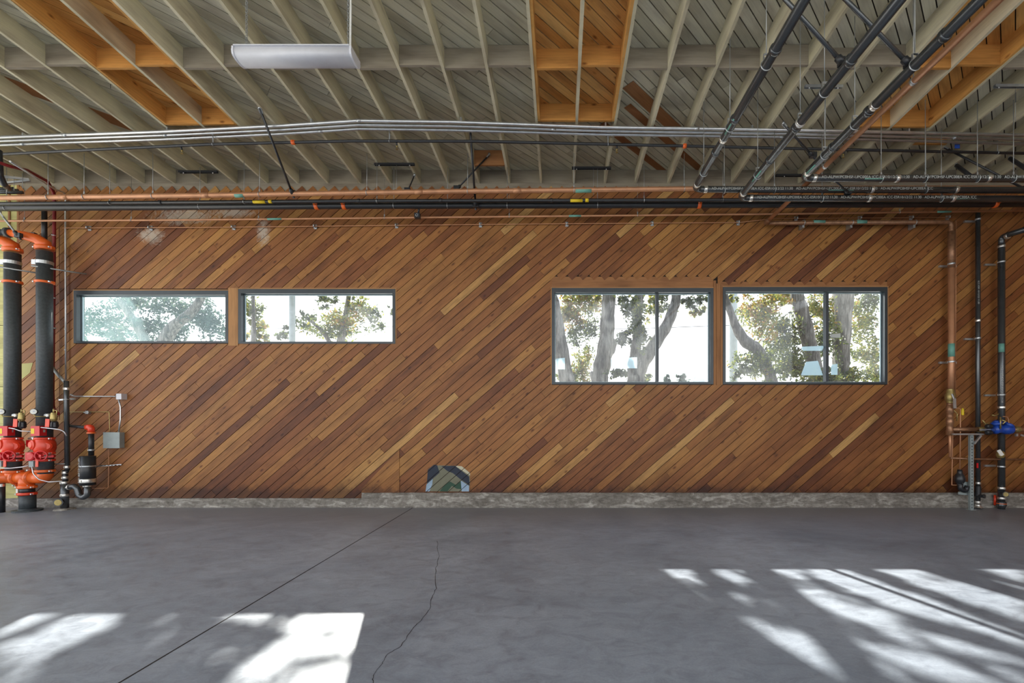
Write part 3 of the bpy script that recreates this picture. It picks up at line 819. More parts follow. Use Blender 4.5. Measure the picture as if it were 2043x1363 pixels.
for px, w in ((13, 'at the far left edge'), (399, 'over the first window'), (786, 'over the second window right end'), (893, 'left of the upright black brace'), (1012, 'between the two window pairs'), (1192, 'over the third window left end')): hanger(ptx(pb, px), .052, 'steel rod holding the thick black sprinkler main, '+w, group='hangers of the thick black main')
for px, w in ((219, 'over the first window left end'), (487, 'over the gap of the left window pair'), (752, 'over the second window'), (1285, 'over the third window right half'), (1442, 'over the gap of the right window pair')): hanger(ptx(pa, px), .030, 'thin rod holding the thinner yellow-labelled black pipe, '+w, rod=.004, group='hangers of the thinner black pipe')
for px, w in ((49, 'at the far left beside the risers'), (262, 'over the first window'), (516, 'over the second window left end'), (767, 'over the second window right end'), (1016, 'right of the upright black brace'), (1272, 'over the third window'), (1550, 'by the copper elbow'), (1795, 'right of the fourth window')): hanger(ptx(pc, px), .018, 'thin wire hanger of the slender lower copper pipe, '+w, rod=.0025, group='wire hangers of the slender copper pipe')

# ------------------------------------------------------------------ cast-iron drain lines slanting out from the wall
def text_part(root, body, loc, size, rot, mat, name='stencil_text', align='LEFT'):
    cu = bpy.data.curves.new(name, 'FONT'); cu.body = body; cu.size = size; cu.align_x = align; cu.align_y = 'CENTER'
    tmp = bpy.data.objects.new('t', cu)
    me = bpy.data.meshes.new_from_object(tmp); bpy.data.objects.remove(tmp)
    me.materials.clear(); me.materials.append(M[mat])
    me.transform(Matrix.Translation(Vector(loc)-ORG[root.name]) @ rot)
    o = bpy.data.objects.new(name, me); col.objects.link(o); o.parent = root; ORG[o.name] = ORG[root.name]
    return o
RUP = Matrix.Rotation(PI/2, 4, 'X')          # text facing the camera side (-Y)
STEN = 'AD-ALPW/PC0HSF-UPC00EA ICC-ESR10/12/22 11:30   '
lines = {}
for nm, X, Yw, Z, lab, reps in (('P1', 2.15, 7.31, 5.41, 'leftmost of the three slanting black drain pipes, turning right at the wall', 3),
                          ('P2', 2.90, 7.37, 5.30, 'middle slanting black drain pipe, turning right just above the rusty pipe level', 3),
                          ('P3', 3.59, 6.76, 5.30, 'rightmost slanting black drain pipe, its level leg highest of the three', 3)):
    r = .05
    pts = [Vector((X, -1.5, Z)), Vector((X, Yw, Z)), Vector((9.6 if nm != 'P3' else 8.6, Yw, Z-.02))]
    rt = root_run('drain_pipe', M['castiron'], pts, r, lab, 'pipe', .13, 18, group='slanting cast-iron drain pipes')
    lines[nm] = rt
    bandpart(rt, (X, Yw-.16, Z), (0, 1, 0), r, .05); bandpart(rt, (X+.18, Yw, Z), (1, 0, 0), r, .055)
    for y in (4.55, 5.6, 6.3): bandpart(rt, (X, y if nm != 'P3' else y-.3, Z), (0, 1, 0), r, .05, 'castiron', 'coupling', True, .008)
    bandpart(rt, (X, {'P1': 6.0, 'P2': 5.5, 'P3': 5.2}[nm], Z), (0, 1, 0), r, .05)
    mb = MB(); yy = {'P1': 5.55, 'P2': 6.5, 'P3': 6.35}[nm]; mb.tube([(X, yy, Z-.002), (X, yy+.35, Z-.002)], r+.0006, 18); 
    # label: narrow strip on the underside
    mb = MB(); mb.tube([(X-.03, yy, Z-.03), (X-.03, yy+.3, Z-.03)], .0125, 10); mb.build('pipe_label', M['teal'], rt)
    text_part(rt, (STEN*4)[:120], (X+.26, Yw-r-.002, Z-.012), .058, RUP, 'stencil')
    for px0, px1 in {'P1': ((1650, 1700), (2010, 2040)), 'P2': ((1900, 1950),), 'P3': ((1722, 1760),)}[nm]:
        x0, x1 = (px0-CX)/F*Yw, (px1-CX)/F*Yw; MB().tube([(x0, Yw-.036, Z-.03), (x1, Yw-.036, Z-.03)], .009, 10).build('pipe_label', M['teal'], rt)
    for x in (5.0, 6.35): bandpart(rt, (x, Yw, Z-.006), (1, 0, 0), r, .05)
# rods of the drains
def dh(nm, px, py, where, leg='slanting leg'):
    X, Yw, Z = {'P1': (2.15, 7.31, 5.41), 'P2': (2.90, 7.37, 5.30), 'P3': (3.59, 6.76, 5.30)}[nm]
    nth = {'P1': 'leftmost', 'P2': 'middle', 'P3': 'rightmost'}[nm]
    if leg == 'slanting leg':
        Y = (Z-CZ)*F/(CY-py); p = Vector((X, Y, Z))
        root = thing('pipe_hanger', 'rod with clevis on %s drain pipe slanting leg, %s' % (nth, where), 'hanger', tuple(p), 'rods of the drain pipes')
        MB().tube([(X, Y, Z+.11), (X, Y, rafz(Y)+.1)], .005, 6).build('rod', M['rod'], root)
        mb = MB(); mb.ring(p, (0, 1, 0), .056, .006, 18, 5); mb.box(X-.03, X+.03, Y-.012, Y+.012, Z+.054, Z+.075); mb.box(X-.03, X-.024, Y-.012, Y+.012, Z+.07, Z+.11); mb.box(X+.024, X+.03, Y-.012, Y+.012, Z+.07, Z+.11); mb.box(X-.03, X+.03, Y-.012, Y+.012, Z+.11, Z+.116)
        mb.build('clevis', M['steel'], root)
    else:
        p = Vector(((px-CX)/F*Yw, Yw, Z-.01)); root = hanger(p, .05, 'rod on %s drain pipe level leg, %s' % (nth, where), rod=.005, group='rods of the drain pipes')
for a in (('P1', 0, 130, 'near the long row of blocks'), ('P1', 0, 255, 'by the silver conduits'), ('P1', 0, 345, 'just before the wall elbow'), ('P2', 0, 185, 'above the conduits'), ('P2', 0, 245, 'at the conduits'), ('P2', 0, 350, 'just before the wall elbow'), ('P3', 0, 130, 'where the diagonal brace meets'), ('P3', 0, 250, 'above the conduits'), ('P3', 0, 310, 'just before its elbow')): dh(*a)
for a in (('P1', 1445, 0, 'beside its elbow'), ('P1', 1545, 0, 'right of the second elbow'), ('P1', 1847, 0, 'over the copper drop'), ('P2', 1878, 0, 'over the copper drop'), ('P2', 1640, 0, 'under the third elbow'), ('P3', 1758, 0, 'over the fourth window'), ('P3', 1846, 0, 'right of the fourth window'), ('P3', 1950, 0, 'over the right black riser'), ('P3', 2022, 0, 'near the right picture edge')): dh(*a, leg='level leg')
# sway braces
def brace(a, b, r, label, endb=True, mat='blackpipe'):
    a, b = Vector(a), Vector(b)
    root = thing('sway_brace', label, 'brace', tuple(b), 'diagonal sway braces')
    MB().tube([a, b], r, 10).build('brace_pipe', M[mat], root)
    d = (b-a).normalized()
    mb = MB(); mb.bar(a-d*.01, a+d*.07, .05, .018); mb.tube([a+Vector((0, 0, -.01)), a+Vector((0, 0, .03))], .02, 8); mb.build('ceiling_fitting', M['steel'], root)
    if endb:
        mb = MB(); mb.lathe(b-d*.10, d, [(0, r+.004), (.01, r+.016), (.08, r+.016), (.09, r+.004), (.16, r+.001)], 12); mb.box(b.x-.05, b.x+.05, b.y-.03, b.y+.03, b.z-.02, b.z+.06); mb.build('pipe_fitting', M['blackpipe'], root)
    return root
def ceilpt(px, py, dz=0):
    Y = (6.343-CZ+.055*D+dz)/((CY-py)/F+.055); return P(px, py, Y)
brace(ceilpt(518, 216), P(584, 388, 8.0), .018, 'long black brace pipe slanting from a rafter down over the second window')
brace(ceilpt(938, 256), P(949, 412, 8.33), .018, 'nearly upright black brace left of the central bare-wood bay')
brace(P(976, 309, 8.31), P(911, 378, 8.2), .014, 'short black brace on the small orange block')
brace(P(827, 350, 8.6), P(813, 382, 8.3), .012, 'very short dark brace above the second window right end')
brace((1.81, 4.66, 6.56), (2.90, 4.66, 5.35), .022, 'black angle brace from the ceiling to the middle drain pipe', mat='castiron')
brace((2.41, 4.675, 6.56), (3.59, 4.675, 5.35), .022, 'black angle brace from the ceiling to the rightmost drain pipe', mat='castiron')
brace(ceilpt(1884, 294), P(2050, 380, 7.4), .018, 'long black brace at the far right under the blue tape')
brace(P(1908, 330, 7.5), P(1945, 358, 7.2), .03, 'short thick black brace stub at the far right')
brace(P(2015, 316, 7.4), P(2060, 345, 7.0), .03, 'thick black brace cut by the right picture edge')
brace(P(1563, 247, 6.9), P(1622, 312, 7.2), .016, 'black brace joining the middle and right drain pipes below the conduits')
brace(P(1664, 358, 7.0), P(1692, 385, 7.3), .014, 'short black brace below the right drain pipe elbow')
tag(MB().box(*[v for v in (P(1905, 291, 7.7).x, P(1915, 291, 7.7).x, 7.7, 7.705, P(0, 296, 7.7).z, P(0, 288, 7.7).z)]).build('masking_tape', M['tape']), 'scrap of blue masking tape beside the small orange block', 'tape')

# strut channels under the rafters
def strut(px0, px1, py, label, mat='blackpipe', w=.041):
    p, q = ceilpt(px0, py, -.022), ceilpt(px1, py, -.022)
    q.y = p.y; q.z = p.z = rafz(p.y)-.0225
    root = thing('strut_channel', label, 'strut', tuple(p), 'strut channels under the rafters')
    mb = MB(); mb.box(p.x, q.x, p.y-w/2, p.y-w/2+.004, p.z-.02, p.z+.02); mb.box(p.x, q.x, p.y+w/2-.004, p.y+w/2, p.z-.02, p.z+.02); mb.box(p.x, q.x, p.y-w/2+.004, p.y+w/2-.004, p.z+.016, p.z+.02)
    mb.build('channel', M[mat], root)
    for k in (.12, .88):
        x = p.x+(q.x-p.x)*k; MB().tube([(x, p.y, p.z-.03), (x, p.y, p.z+.016)], .010, 6).build('bolt', M['steel'], root)
    MB().tube([(p.x+(q.x-p.x)*.55, p.y, p.z-.5), (p.x+(q.x-p.x)*.55, p.y, p.z+.015)], .003, 6).build('rod', M['rod'], root)
strut(357, 434, 343, 'short black strut under two rafters over the first window')
strut(747, 827, 328, 'black strut under two rafters over the second window right end')
strut(1141, 1219, 335.5, 'black strut under two rafters below the central bare-wood bay')
strut(1548, 1690, 350, 'black strut behind the right drain pipe elbow')
strut(1606, 1681, 173, 'grey slotted strut between middle and right drain pipes', 'steel')
strut(1984, 2060, 172, 'grey slotted strut near the right picture edge', 'steel')

# copper pipe slanting out of the right end, its wall run and drop
p0 = P(1530, 443, 8.72)
Xc, Zc = p0.x, p0.z
wl = [Vector((Xc, -1.5, Zc)), Vector((Xc, 8.72, Zc))]
rt = root_run('copper_pipe', M['copper'], wl, .036, 'stout copper pipe slanting towards the camera beside the rightmost drain', bend=0, n=16)
MB().lathe((Xc, 8.60, Zc), (0, 1, 0), [(0, .037), (.005, .045), (.09, .047), (.15, .045), (.17, .04)], 16).build('elbow', M['copperdark'], rt)
for y in (5.1, 6.8):
    bandpart(rt, (Xc, y, Zc), (0, 1, 0), .036, .035, 'steel', 'clamp')
for y, w in ((5.1, 'near the long row of blocks'), (6.8, 'below the conduits')):
    root = thing('pipe_hanger', 'rod holding the slanting stout copper pipe, '+w, 'hanger', (Xc, y, Zc), 'hangers of the slanting copper pipe')
    MB().tube([(Xc, y, Zc+.04), (Xc, y, rafz(y)+.1)], .005, 6).build('rod', M['rod'], root)
wl = [Vector((Xc+.05, 8.74, Zc-.01)), P(1898, 443.5, 8.74), P(1898, 700, 8.74), P(1897, 778, 8.74)]
rt = root_run('copper_pipe', M['copperdark'], [wl[0], wl[1], wl[2]], .040, 'brown copper pipe running right along the wall then dropping at the corner', bend=.09, n=16)
MB().tube([P(1898, 535, 8.74), P(1898, 730, 8.74), P(1897, 778, 8.74)], .052, 16).build('tube', M['copper'], rt)
MB().tube([P(1898, 462, 8.74), P(1898, 535, 8.74)], .058, 16).build('sleeve', M['copperdark'], rt)
MB().tube([P(1898, 686, 8.735), P(1898, 712, 8.735)], .0535, 16).build('pipe_label', M['teal'], rt)
for px in (1604, 1700, 1826):
    p = P(px, 444, 8.74); mb = MB(); mb.ring(p, (1, 0, 0), .044, .007, 16, 6); mb.box(p.x-.02, p.x+.02, 8.76, 8.897, p.z-.09, p.z+.05); sub(mb.build('wall_clamp', M['steel'], rt), 'grey steel wall clamp')
for py in (527, 722):
    p = P(1898, py, 8.74); bandpart(rt, p, (0, 0, 1), .055, .035, 'steel', 'wall_clamp'); MB().box(P(1874, 0, 8.87).x, P(1908, 0, 8.87).x, 8.86, 8.897, p.z-.02, p.z+.02).build('strut_piece', M['steel'], rt)
for a, b in ((1622, 1645), (1708, 1728)):
    MB().tube([P(a, 443.5, 8.735), P(b, 443.5, 8.735)], .0405, 14).build('pipe_label', M['teal'], rt)
# thin copper beside it
rt = root_run('copper_line', M['copper'], [P(1907, 440, 8.82), P(1907, 560, 8.82), P(1906, 786, 8.82)], .008, 'thin copper line dropping close beside the copper drop pipe', n=8)

# ---- water entry assembly at the right
root = thing('water_valve_assembly', 'brass and copper water valve assembly with steel handle under the copper drop', 'valve', tuple(P(1896, 960, 8.7)))
Ya = 8.7
mb = MB(); mb.lathe(P(1896, 776, Ya), (0, 0, -1), [(0, .05), (.03, .062), (.08, .068), (.12, .085), (.2, .085), (.24, .065), (.28, .055)], 18); mb.build('ball_valve', M['brass'], root)
mb = MB(); mb.bar(P(1900, 786, Ya-.1), P(1904, 796, Ya-.13), .03, .02); mb.bar(P(1904, 795, Ya-.13), P(1905, 815, Ya-.13), .055, .012, (0, 1, 0)); sub(mb.build('lever_handle', M['steel'], root), 'flat pale steel lever handle')
mb = MB(); prof = [(0, .048), (.06, .050), (.07, .062), (.20, .062), (.21, .05), (.30, .050), (.31, .06), (.42, .062), (.43, .052), (.52, .055), (.53, .06), (.63, .06)]
mb.lathe(P(1895, 803, Ya), (0, 0, -1), prof, 16); mb.build('strainer_body', M['copperdark'], root)
MB().tube([P(1895, 853, Ya), P(1896, 912, Ya)], .026, 12).build('drop_tube', M['copper'], root)
MB().tube([P(1896, 857, Ya), P(1950, 857, Ya)], .042, 14).build('branch_tube', M['copperdark'], root)
MB().tube([P(1950, 857, Ya), P(1978, 857, Ya)], .05, 14).build('union', M['brass'], root)
MB().bar(P(1954, 858, Ya-.1), P(1984, 857, Ya-.1), .012, .035).build('lever_handle', M['steel'], root)
MB().tube([P(1896, 914, Ya), P(1940, 916, Ya), P(2060, 917, Ya)], .018, 10).build('lower_tube', M['copperdark'], root)
MB().tube([P(1901, 822, Ya+.02), P(1901, 850, Ya+.02), P(1899, 968, Ya+.02), P(1900, 968, Ya+.02), P(1915, 968, Ya)], .008, 8, .03).build('drain_line', M['copper'], root)
MB().tube([P(1903, 814, Ya), P(1916, 815, Ya), P(1916, 860, Ya), P(1915, 937, Ya)], .010, 8, .03).build('drain_line', M['copper'], root)
MB().tube([P(1899, 815, Ya-.03), P(1910, 826, Ya-.03), P(1909, 840, Ya-.03)], .009, 8, .03).build('test_cock', M['brass'], root)
mb = MB(); q = P(1920.5, 822, Ya-.02); mb.lathe(q+Vector((0, 0, .07)), (0, 0, -1), [(0, .012), (.03, .022), (.10, .024), (.13, .020)], 10); sub(mb.build('tag', M['yellow'], root), 'yellow plastic tag')
# blue backflow device
root = thing('backflow_preventer', 'bright blue backflow valve with small brass cocks, by the rightmost black riser', 'valve', tuple(P(1996, 860, 8.62)))
Yb = 8.55
mb = MB(); mb.lathe(P(1981, 857, Yb), (1, 0, 0), [(0, .05), (.02, .085), (.06, .09), (.10, .07), (.16, .065), (.20, .09), (.30, .095), (.34, .085), (.37, .05)], 18)
mb.lathe(P(1990, 856, Yb), (-.35, -.2, 1), [(0, .07), (.10, .07), (.11, .085), (.14, .085), (.15, .05), (.17, .03)], 16)
mb.lathe(P(2005, 856, Yb), (.35, -.5, 1), [(0, .07), (.08, .07), (.09, .085), (.12, .085), (.13, .05)], 16); mb.build('valve_body', M['blue'], root)
for px, py in ((1967, 851), (1967, 863)):
    MB().lathe(P(px, py, Yb-.02), (1, 0, 0), [(0, .03), (.02, .045), (.09, .045), (.11, .03)], 12).build('union_nut', M['blackpipe'], root)
for a in ([(1996, 832), (1996, 856)], [(1998, 838), (2007, 841), (2000, 846)], [(1960, 838), (1966, 846), (1978, 842)], [(1979, 828), (1984, 830), (1992, 826)]):
    MB().tube([P(x, y, Yb-.10) for x, y in a], .012, 8).build('test_cock', M['brass'], root)
MB().tube([P(2001, 831, Yb-.08), P(2011, 832, Yb-.08), P(2014, 855, Yb-.08)], .009, 8, .05).build('bypass_tube', M['copper'], root)
MB().tube([P(2015, 857, Yb), P(2060, 858, Yb)], .042, 12).build('outlet_tube', M['copperdark'], root)
MB().lathe(P(2024, 857, Yb), (1, 0, 0), [(0, .043), (.01, .06), (.08, .06), (.09, .043)], 14).build('union', M['brass'], root)
mb = MB(); mb.bar(P(2026, 868, Yb-.03), P(2030, 868, Yb-.03), .03, .05); mb.bar(P(2036, 868, Yb-.03), P(2050, 872, Yb-.03), .02, .03); mb.build('test_cock', M['steel'], root)
# support post
root = thing('strut_post', 'grey perforated steel post with angled bracket carrying the blue valve', 'post', tuple(P(1939, 1016, 8.66)))
Yp = 8.62; zb = 0.0; zt = P(0, 867, Yp).z; x = P(1939.5, 0, Yp).x
mb = MB(); mb.box(x-.03, x-.026, Yp, Yp+.05, zb, zt); mb.box(x+.026, x+.03, Yp, Yp+.05, zb, zt)
mb.box(x-.026, x-.008, Yp, Yp+.003, zb, zt); mb.box(x+.008, x+.026, Yp, Yp+.003, zb, zt)
z = zb
while z < zt: mb.box(x-.008, x+.008, Yp, Yp+.003, z, min(z+.03, zt)); z += .058
mb.build('upright', M['greybox'], root)
MB().box(x-.03, x+.03, Yp+.03, Yp+.035, zb, zt).build('channel_back', M['seam'], root)
mb = MB(); mb.bar(P(1900, 866.5, Yp-.01), P(1962, 866.5, Yp-.01), .04, .03); mb.bar(P(1943, 886, Yp-.02), P(1957, 869, Yp-.02), .03, .03); mb.build('bracket', M['steel'], root)
MB().box(x-.05, x+.05, Yp-.03, Yp+.08, 0, .008).build('base_plate', M['greybox'], root)
# condensate pump like black funnel
root = thing('floor_drain_funnel', 'black bulb-shaped drain fitting with clamp hanging low by the post', 'drain', tuple(P(1918, 975, 8.65)))
Yf = 8.68
mb = MB(); mb.lathe(P(1915, 937, Yf), (0, 0, -1), [(0, .035), (.04, .045), (.06, .04), (.08, .05), (.12, .07), (.17, .085), (.22, .08), (.27, .05), (.30, .04)], 18); mb.build('funnel', M['blackpipe'], root)
bandpart(root, P(1915.5, 963, Yf), (0, 0, 1), .042, .03)
mb = MB(); mb.tube([P(1916, 964, Yf), P(1916, 976, Yf), P(1926, 980, Yf), P(1930, 970, Yf)], .045, 12, .05); mb.build('trap', M['blackpipe'], root)
mb = MB(); mb.box(P(1924, 0, Yf).x, P(1936, 0, Yf).x, Yf+.02, Yf+.1, P(0, 984, Yf).z, P(0, 962, Yf).z); mb.bar(P(1912, 984, Yf+.03), P(1936, 986, Yf+.03), .02, .05); mb.build('bracket', M['greybox'], root)
# two right black risers
def riser2(px, top, r, label, bands, clamps, Y=8.72):
    p1, p2 = P(px, top, Y), P(px, 1012, Y); p2.z = 0.0
    root = thing('drain_riser', label, 'pipe', tuple(p2), 'black drain risers at the right end')
    MB().tube([p2, p1], r, 16).build('tube', M['castiron'], root)
    for b_ in bands: bandpart(root, P(px, b_, Y), (0, 0, 1), r, .045)
    for c_ in clamps:
        p = P(px, c_, Y); bandpart(root, p, (0, 0, 1), r, .03, 'steel', 'clamp'); MB().box(p.x-.18, p.x+.03, 8.86, 8.897, p.z-.018, p.z+.018).build('strut_piece', M['steel'], root)
    return root
r1 = riser2(1951, 424, .040, 'thinner black drain riser behind the perforated post', (640, 964, 985, 1002), (438, 675), 8.78)
mb = MB(); mb.lathe(P(1951, 1008, 8.76), (0, 0, -1), [(-.03, .045), (0, .05), (.02, .05), (.03, .075), (.045, .075)], 16); mb.build('floor_flange', M['band'], r1)
mb = MB(); mb.lathe(P(1953, 990, 8.72), (.5, -1, .1), [(0, .03), (.06, .03), (.07, .038), (.09, .038)], 12); mb.build('cleanout', M['blackpipe'], r1)
MB().lathe(P(1951, 992, 8.76), (0, 0, 1), [(0, .041), (.02, .05), (.2, .05), (.22, .041)], 14).build('hub', M['blackpipe'], r1)
sub(MB().bar(P(1950, 924, 8.70), P(1950, 934, 8.70), .03, .012, (0, 1, 0)).build('tag', M['red'], r1), 'red tag')
r2 = riser2(1998, 488, .056, 'thicker black drain riser rightmost, bent to the right at its top', (492, 813, 974, 994), (523, 788, 931), 8.72)
MB().tube([P(1998, 490, 8.72), P(1998, 474, 8.72), P(2012, 468, 8.6), P(2060, 454, 8.2)], .052, 14, .09).build('top_bend', M['castiron'], r2)
for q in (P(2010, 471, 8.62),): bandpart(r2, q, (P(2060, 454, 8.2)-P(2012, 468, 8.6)), .052, .05)
mb = MB(); mb.lathe(P(2000, 985, 8.70), (-.3, -1, 0), [(0, .04), (.07, .045), (.09, .052), (.10, .052)], 16); mb.build('cleanout_body', M['castiron'], r2)
mb = MB(); q = P(2000, 985, 8.70)+Vector((-.3, -1, 0)).normalized()*.10; mb.lathe(q, (-.3, -1, 0), [(0, .043), (.006, .040)], 16); sub(mb.build('cleanout_cap', M['brass'], r2), 'round brass cleanout cap')
MB().lathe(P(1998, 1000, 8.72), (0, 0, -1), [(0, .057), (.02, .075), (.08, .078), (.12, .06)], 16).build('hub', M['castiron'], r2)
MB().lathe(P(1998, 1004, 8.72), (0, 0, -1), [(0, .079), (.012, .079)], 16).build('tape', M['orange'], r2)
MB().tube([P(1985, 988, 8.8), P(1985, 1008, 8.8)], .02, 10).build('marker_tube', M['redorange'], r2)
mb = MB(); mb.bar(P(1992, 898, 8.64), P(2000, 909, 8.60), .07, .01, (0, 1, 0)); sub(mb.build('hang_tag', M['paper'], r2), 'white hang tag')
mb = MB(); mb.lathe(P(1996, 900, 8.68), (0, 0, -1), [(0, .04), (.03, .065), (.09, .068), (.13, .05)], 14); mb.build('saddle_valve', M['brass'], r2)
MB().tube([P(1998, 686, 8.70), P(1998, 703, 8.70)], .045, 12).build('pipe_label', M['teal'], r2)
text_part(r2, 'NO-HUB ICC-ESR 10/12/22 11:30', (P(1999, 730, 8.66).x, 8.655, P(1999, 730, 8.66).z), .05, RUP @ Matrix.Rotation(-PI/2, 4, 'Z'), 'stencil')
text_part(r1, 'ICC-ESR 10/12/22 11:30', (P(1953, 560, 8.73).x, 8.735, P(1953, 560, 8.73).z), .045, RUP @ Matrix.Rotation(-PI/2, 4, 'Z'), 'stencil')

# ------------------------------------------------------------------ fire risers at the left
Yr = 8.52; R8 = .112
def Q(px, py, dy=0): return P(px, py, Yr+dy)
def coupling(root, c, axis, r, mat='orange', w=.06):
    ax = Vector(axis).normalized(); c = Vector(c)
    mb = MB(); mb.lathe(c-ax*w/2, ax, [(0, r+.001), (.006, r+.022), (.016, r+.026), (w-.016, r+.026), (w-.006, r+.022), (w, r+.001)], 24)
    side = Vector((1, 0, 0)) if abs(ax.z) > .5 else Vector((0, 0, 1))
    for s in (-1, 1):
        q = c+side*s*(r+.035); mb.box(q.x-.02, q.x+.02, q.y-.03, q.y+.03, q.z-w*.35, q.z+w*.35)
    o = mb.build('grooved_coupling', M[mat], root)
    mb = MB()
    for s in (-1, 1):
        q = c+side*s*(r+.035); mb.tube([q+Vector((0, -.055, 0)), q+Vector((0, .04, 0))], .010, 8); mb.lathe(q+Vector((0, -.055, 0)), (0, -1, 0), [(0, .014), (.012, .014)], 6)
    mb.build('bolt', M['steel'], o); return o
def fire_riser(cx, label, topy, toplab):
    root = thing('fire_riser', label, 'riser', tuple(Q(cx, 960)), 'charcoal fire risers at the left')
    MB().tube([Q(cx, 873), Q(cx, topy+14)], R8, 24).build('riser_pipe', M['riser'], root)
    MB().tube([Q(cx+2, 945), Q(cx+2, 873)], R8*.98, 24).build('lower_pipe', M['riser'], root)
    coupling(root, Q(cx, 563.5), (0, 0, 1), R8, 'orange', .045)
    coupling(root, Q(cx, topy+7), (0, 0, 1), R8, 'orange', .07)
    # reducing elbow to the left
    a = Q(cx, topy+5); mb = MB()
    mb.tube([a, a+Vector((0, -.01, .06)), a+Vector((-.08, -.06, .13)), a+Vector((-.22, -.14, .16)), a+Vector((-.44, -.2, .19))], .1, 16, radii=[.11, .105, .09, .075, .06])
    sub(mb.build('reducing_elbow', M['orange'], root), 'orange cast reducing elbow')
    b = a+Vector((-.44, -.2, .19))
    MB().lathe(b+Vector((.03, 0, -.004)), (-1, 0, .06), [(0, .062), (.01, .085), (.05, .088), (.06, .062)], 20).build('grooved_coupling', M['riser'], root)
    MB().tube([b, b+Vector((-1.5, 0, .03))], .055, 16).build('feed_pipe', M['riser'], root)
    # check valve
    mb = MB(); mb.lathe(Q(cx, 874), (0, 0, -1), [(0, .122), (.03, .125), (.07, .145), (.12, .155), (.20, .155), (.25, .138), (.28, .128), (.30, .125)], 24)
    mb.lathe(Q(cx-4, 887), (-.35, -1, 0), [(0, .10), (.15, .09), (.16, .07), (.172, .055)], 18)
    mb.lathe(Q(cx+6, 890), (.7, -1, 0), [(0, .11), (.09, .085), (.11, .06)], 16)
    sub(mb.build('check_valve', M['redorange'], root), 'rounded red-orange check valve body')
    coupling(root, Q(cx, 875), (0, 0, 1), R8+.004, 'redorange', .045)
    coupling(root, Q(cx+1, 904), (0, 0, 1), R8, 'redorange', .05)
    MB().lathe(Q(cx+1, 906.5), (0, 0, -1), [(0, .112), (.075, .112)], 20).build('butterfly_valve', M['blackpipe'], root)
    MB().tube([Q(cx+1, 910)+Vector((.1, 0, 0)), Q(cx+1, 910)+Vector((.18, 0, 0))], .02, 8).build('valve_stem', M['blackpipe'], root)
    coupling(root, Q(cx+1, 918), (0, 0, 1), R8, 'redorange', .05)
    # handwheel and gearbox
    h = Q(cx-7, 909.5, -.28)
    mb = MB(); mb.ring(h, (.3, -1, 0), .086, .011, 24, 8)
    mb.lathe(h+Vector((0, -.02, 0)), (0, 1, 0), [(0, .022), (.05, .022)], 12)
    for k in range(3):
        an = 2*PI*k/3+.4; mb.tube([h, h+Vector((math.cos(an)*.084, math.cos(an)*.024, math.sin(an)*.084))], .008, 6)
    w_ = mb.build('handwheel', M['red'], root)
    MB().tube([h, h+Vector((0, .2, 0))], .014, 8).build('stem', M['steel'], w_)
    g = Q(cx-25, 911, -.2); mb = MB()
    mb.box(g.x-.105, g.x+.09, g.y-.02, g.y+.12, g.z-.075, g.z+.075); mb.lathe(g+Vector((.02, -.02, 0)), (0, -1, 0), [(0, .075), (.03, .07), (.04, .05)], 20); mb.bar(g+Vector((.05, .03, 0)), g+Vector((.3, .1, 0)), .05, .05)
    sub(mb.build('gearbox', M['red'], root), 'red gear actuator housing')
    s_ = Q(cx-27, 926, -.2); MB().box(s_.x-.045, s_.x+.04, s_.y, s_.y+.06, s_.z-.055, s_.z+.05).build('switch_box', M['greybox'], root)
    t_ = Q(cx-15, 924, -.24); sub(MB().bar(t_+Vector((0, 0, .07)), t_+Vector((-.005, 0, -.07)), .05, .01, (0, 1, 0)).build('tag', M['redorange'], root), 'hanging red tag')
    # flow switch
    f = Q(cx-16, 860, -.18); mb = MB(); mb.box(f.x-.085, f.x+.075, f.y-.02, f.y+.1, f.z-.09, f.z+.09); fs = mb.build('flow_switch', M['red'], root); sub(fs, 'red flow switch box with yellow label')
    MB().box(f.x-.08, f.x-.02, f.y-.022, f.y-.0205, f.z-.05, f.z+.045).build('switch_label', M['yellow'], fs)
    MB().bar(Q(cx-9, 860, -.15), Q(cx-1, 860, -.1), .08, .05).build('switch_neck', M['steel'], root)
    MB().ring(Q(cx-3, 860), (0, 0, 1), R8+.006, .006, 24, 6).build('u_bolt', M['steel'], root)
    # test valve
    v = Q(cx+18, 829, -.12); mb = MB()
    mb.tube([Q(cx+4, 829, -.1), v], .022, 10); mb.lathe(v+Vector((0, 0, .05)), (0, 0, -1), [(0, .035), (.04, .045), (.12, .05), (.16, .032)], 14); mb.tube([v+Vector((0, 0, .05)), v+Vector((0, 0, .12))], .012, 8)
    mb.tube([v+Vector((.01, 0, .09)), v+Vector((.085, -.02, .09)), v+Vector((.07, -.02, -.06))], .009, 8, .02)
    tv = mb.build('test_valve', M['brass'], root)
    MB().lathe(v+Vector((-.07, -.03, .0)), (0, -1, 0), [(0, .026), (.02, .026)], 12).build('valve_cap', M['paper'], tv)
    MB().tube([Q(cx+3, 829, -.11), Q(cx+10, 829, -.13)], .035, 10).build('outlet_union', M['steel'], root)
    sub(MB().bar(Q(cx+6, 836, -.2), Q(cx+5, 852, -.2), .075, .008, (0, 1, 0)).build('tag', M['redorange'], root), 'red hang tag with pale print')
    mb = MB(); mb.lathe(Q(cx+20, 840, -.1), (0, 0, -1), [(0, .03), (.03, .05), (.11, .055), (.14, .035)], 12); mb.build('drain_cup', M['blackpipe'], root)
    # clamp
    mb = MB(); c = Q(cx, topy+ (37 if cx > 50 else 33)); mb.lathe(c+Vector((0, 0, -.03)), (0, 0, 1), [(0, R8+.001), (0, R8+.008), (.06, R8+.008), (.06, R8+.001)], 24); mb.box(c.x-R8-.07, c.x-R8+.01, c.y-.06, c.y, c.z-.04, c.z+.05)
    mb.build('riser_clamp', M['steel'], root)
    return root
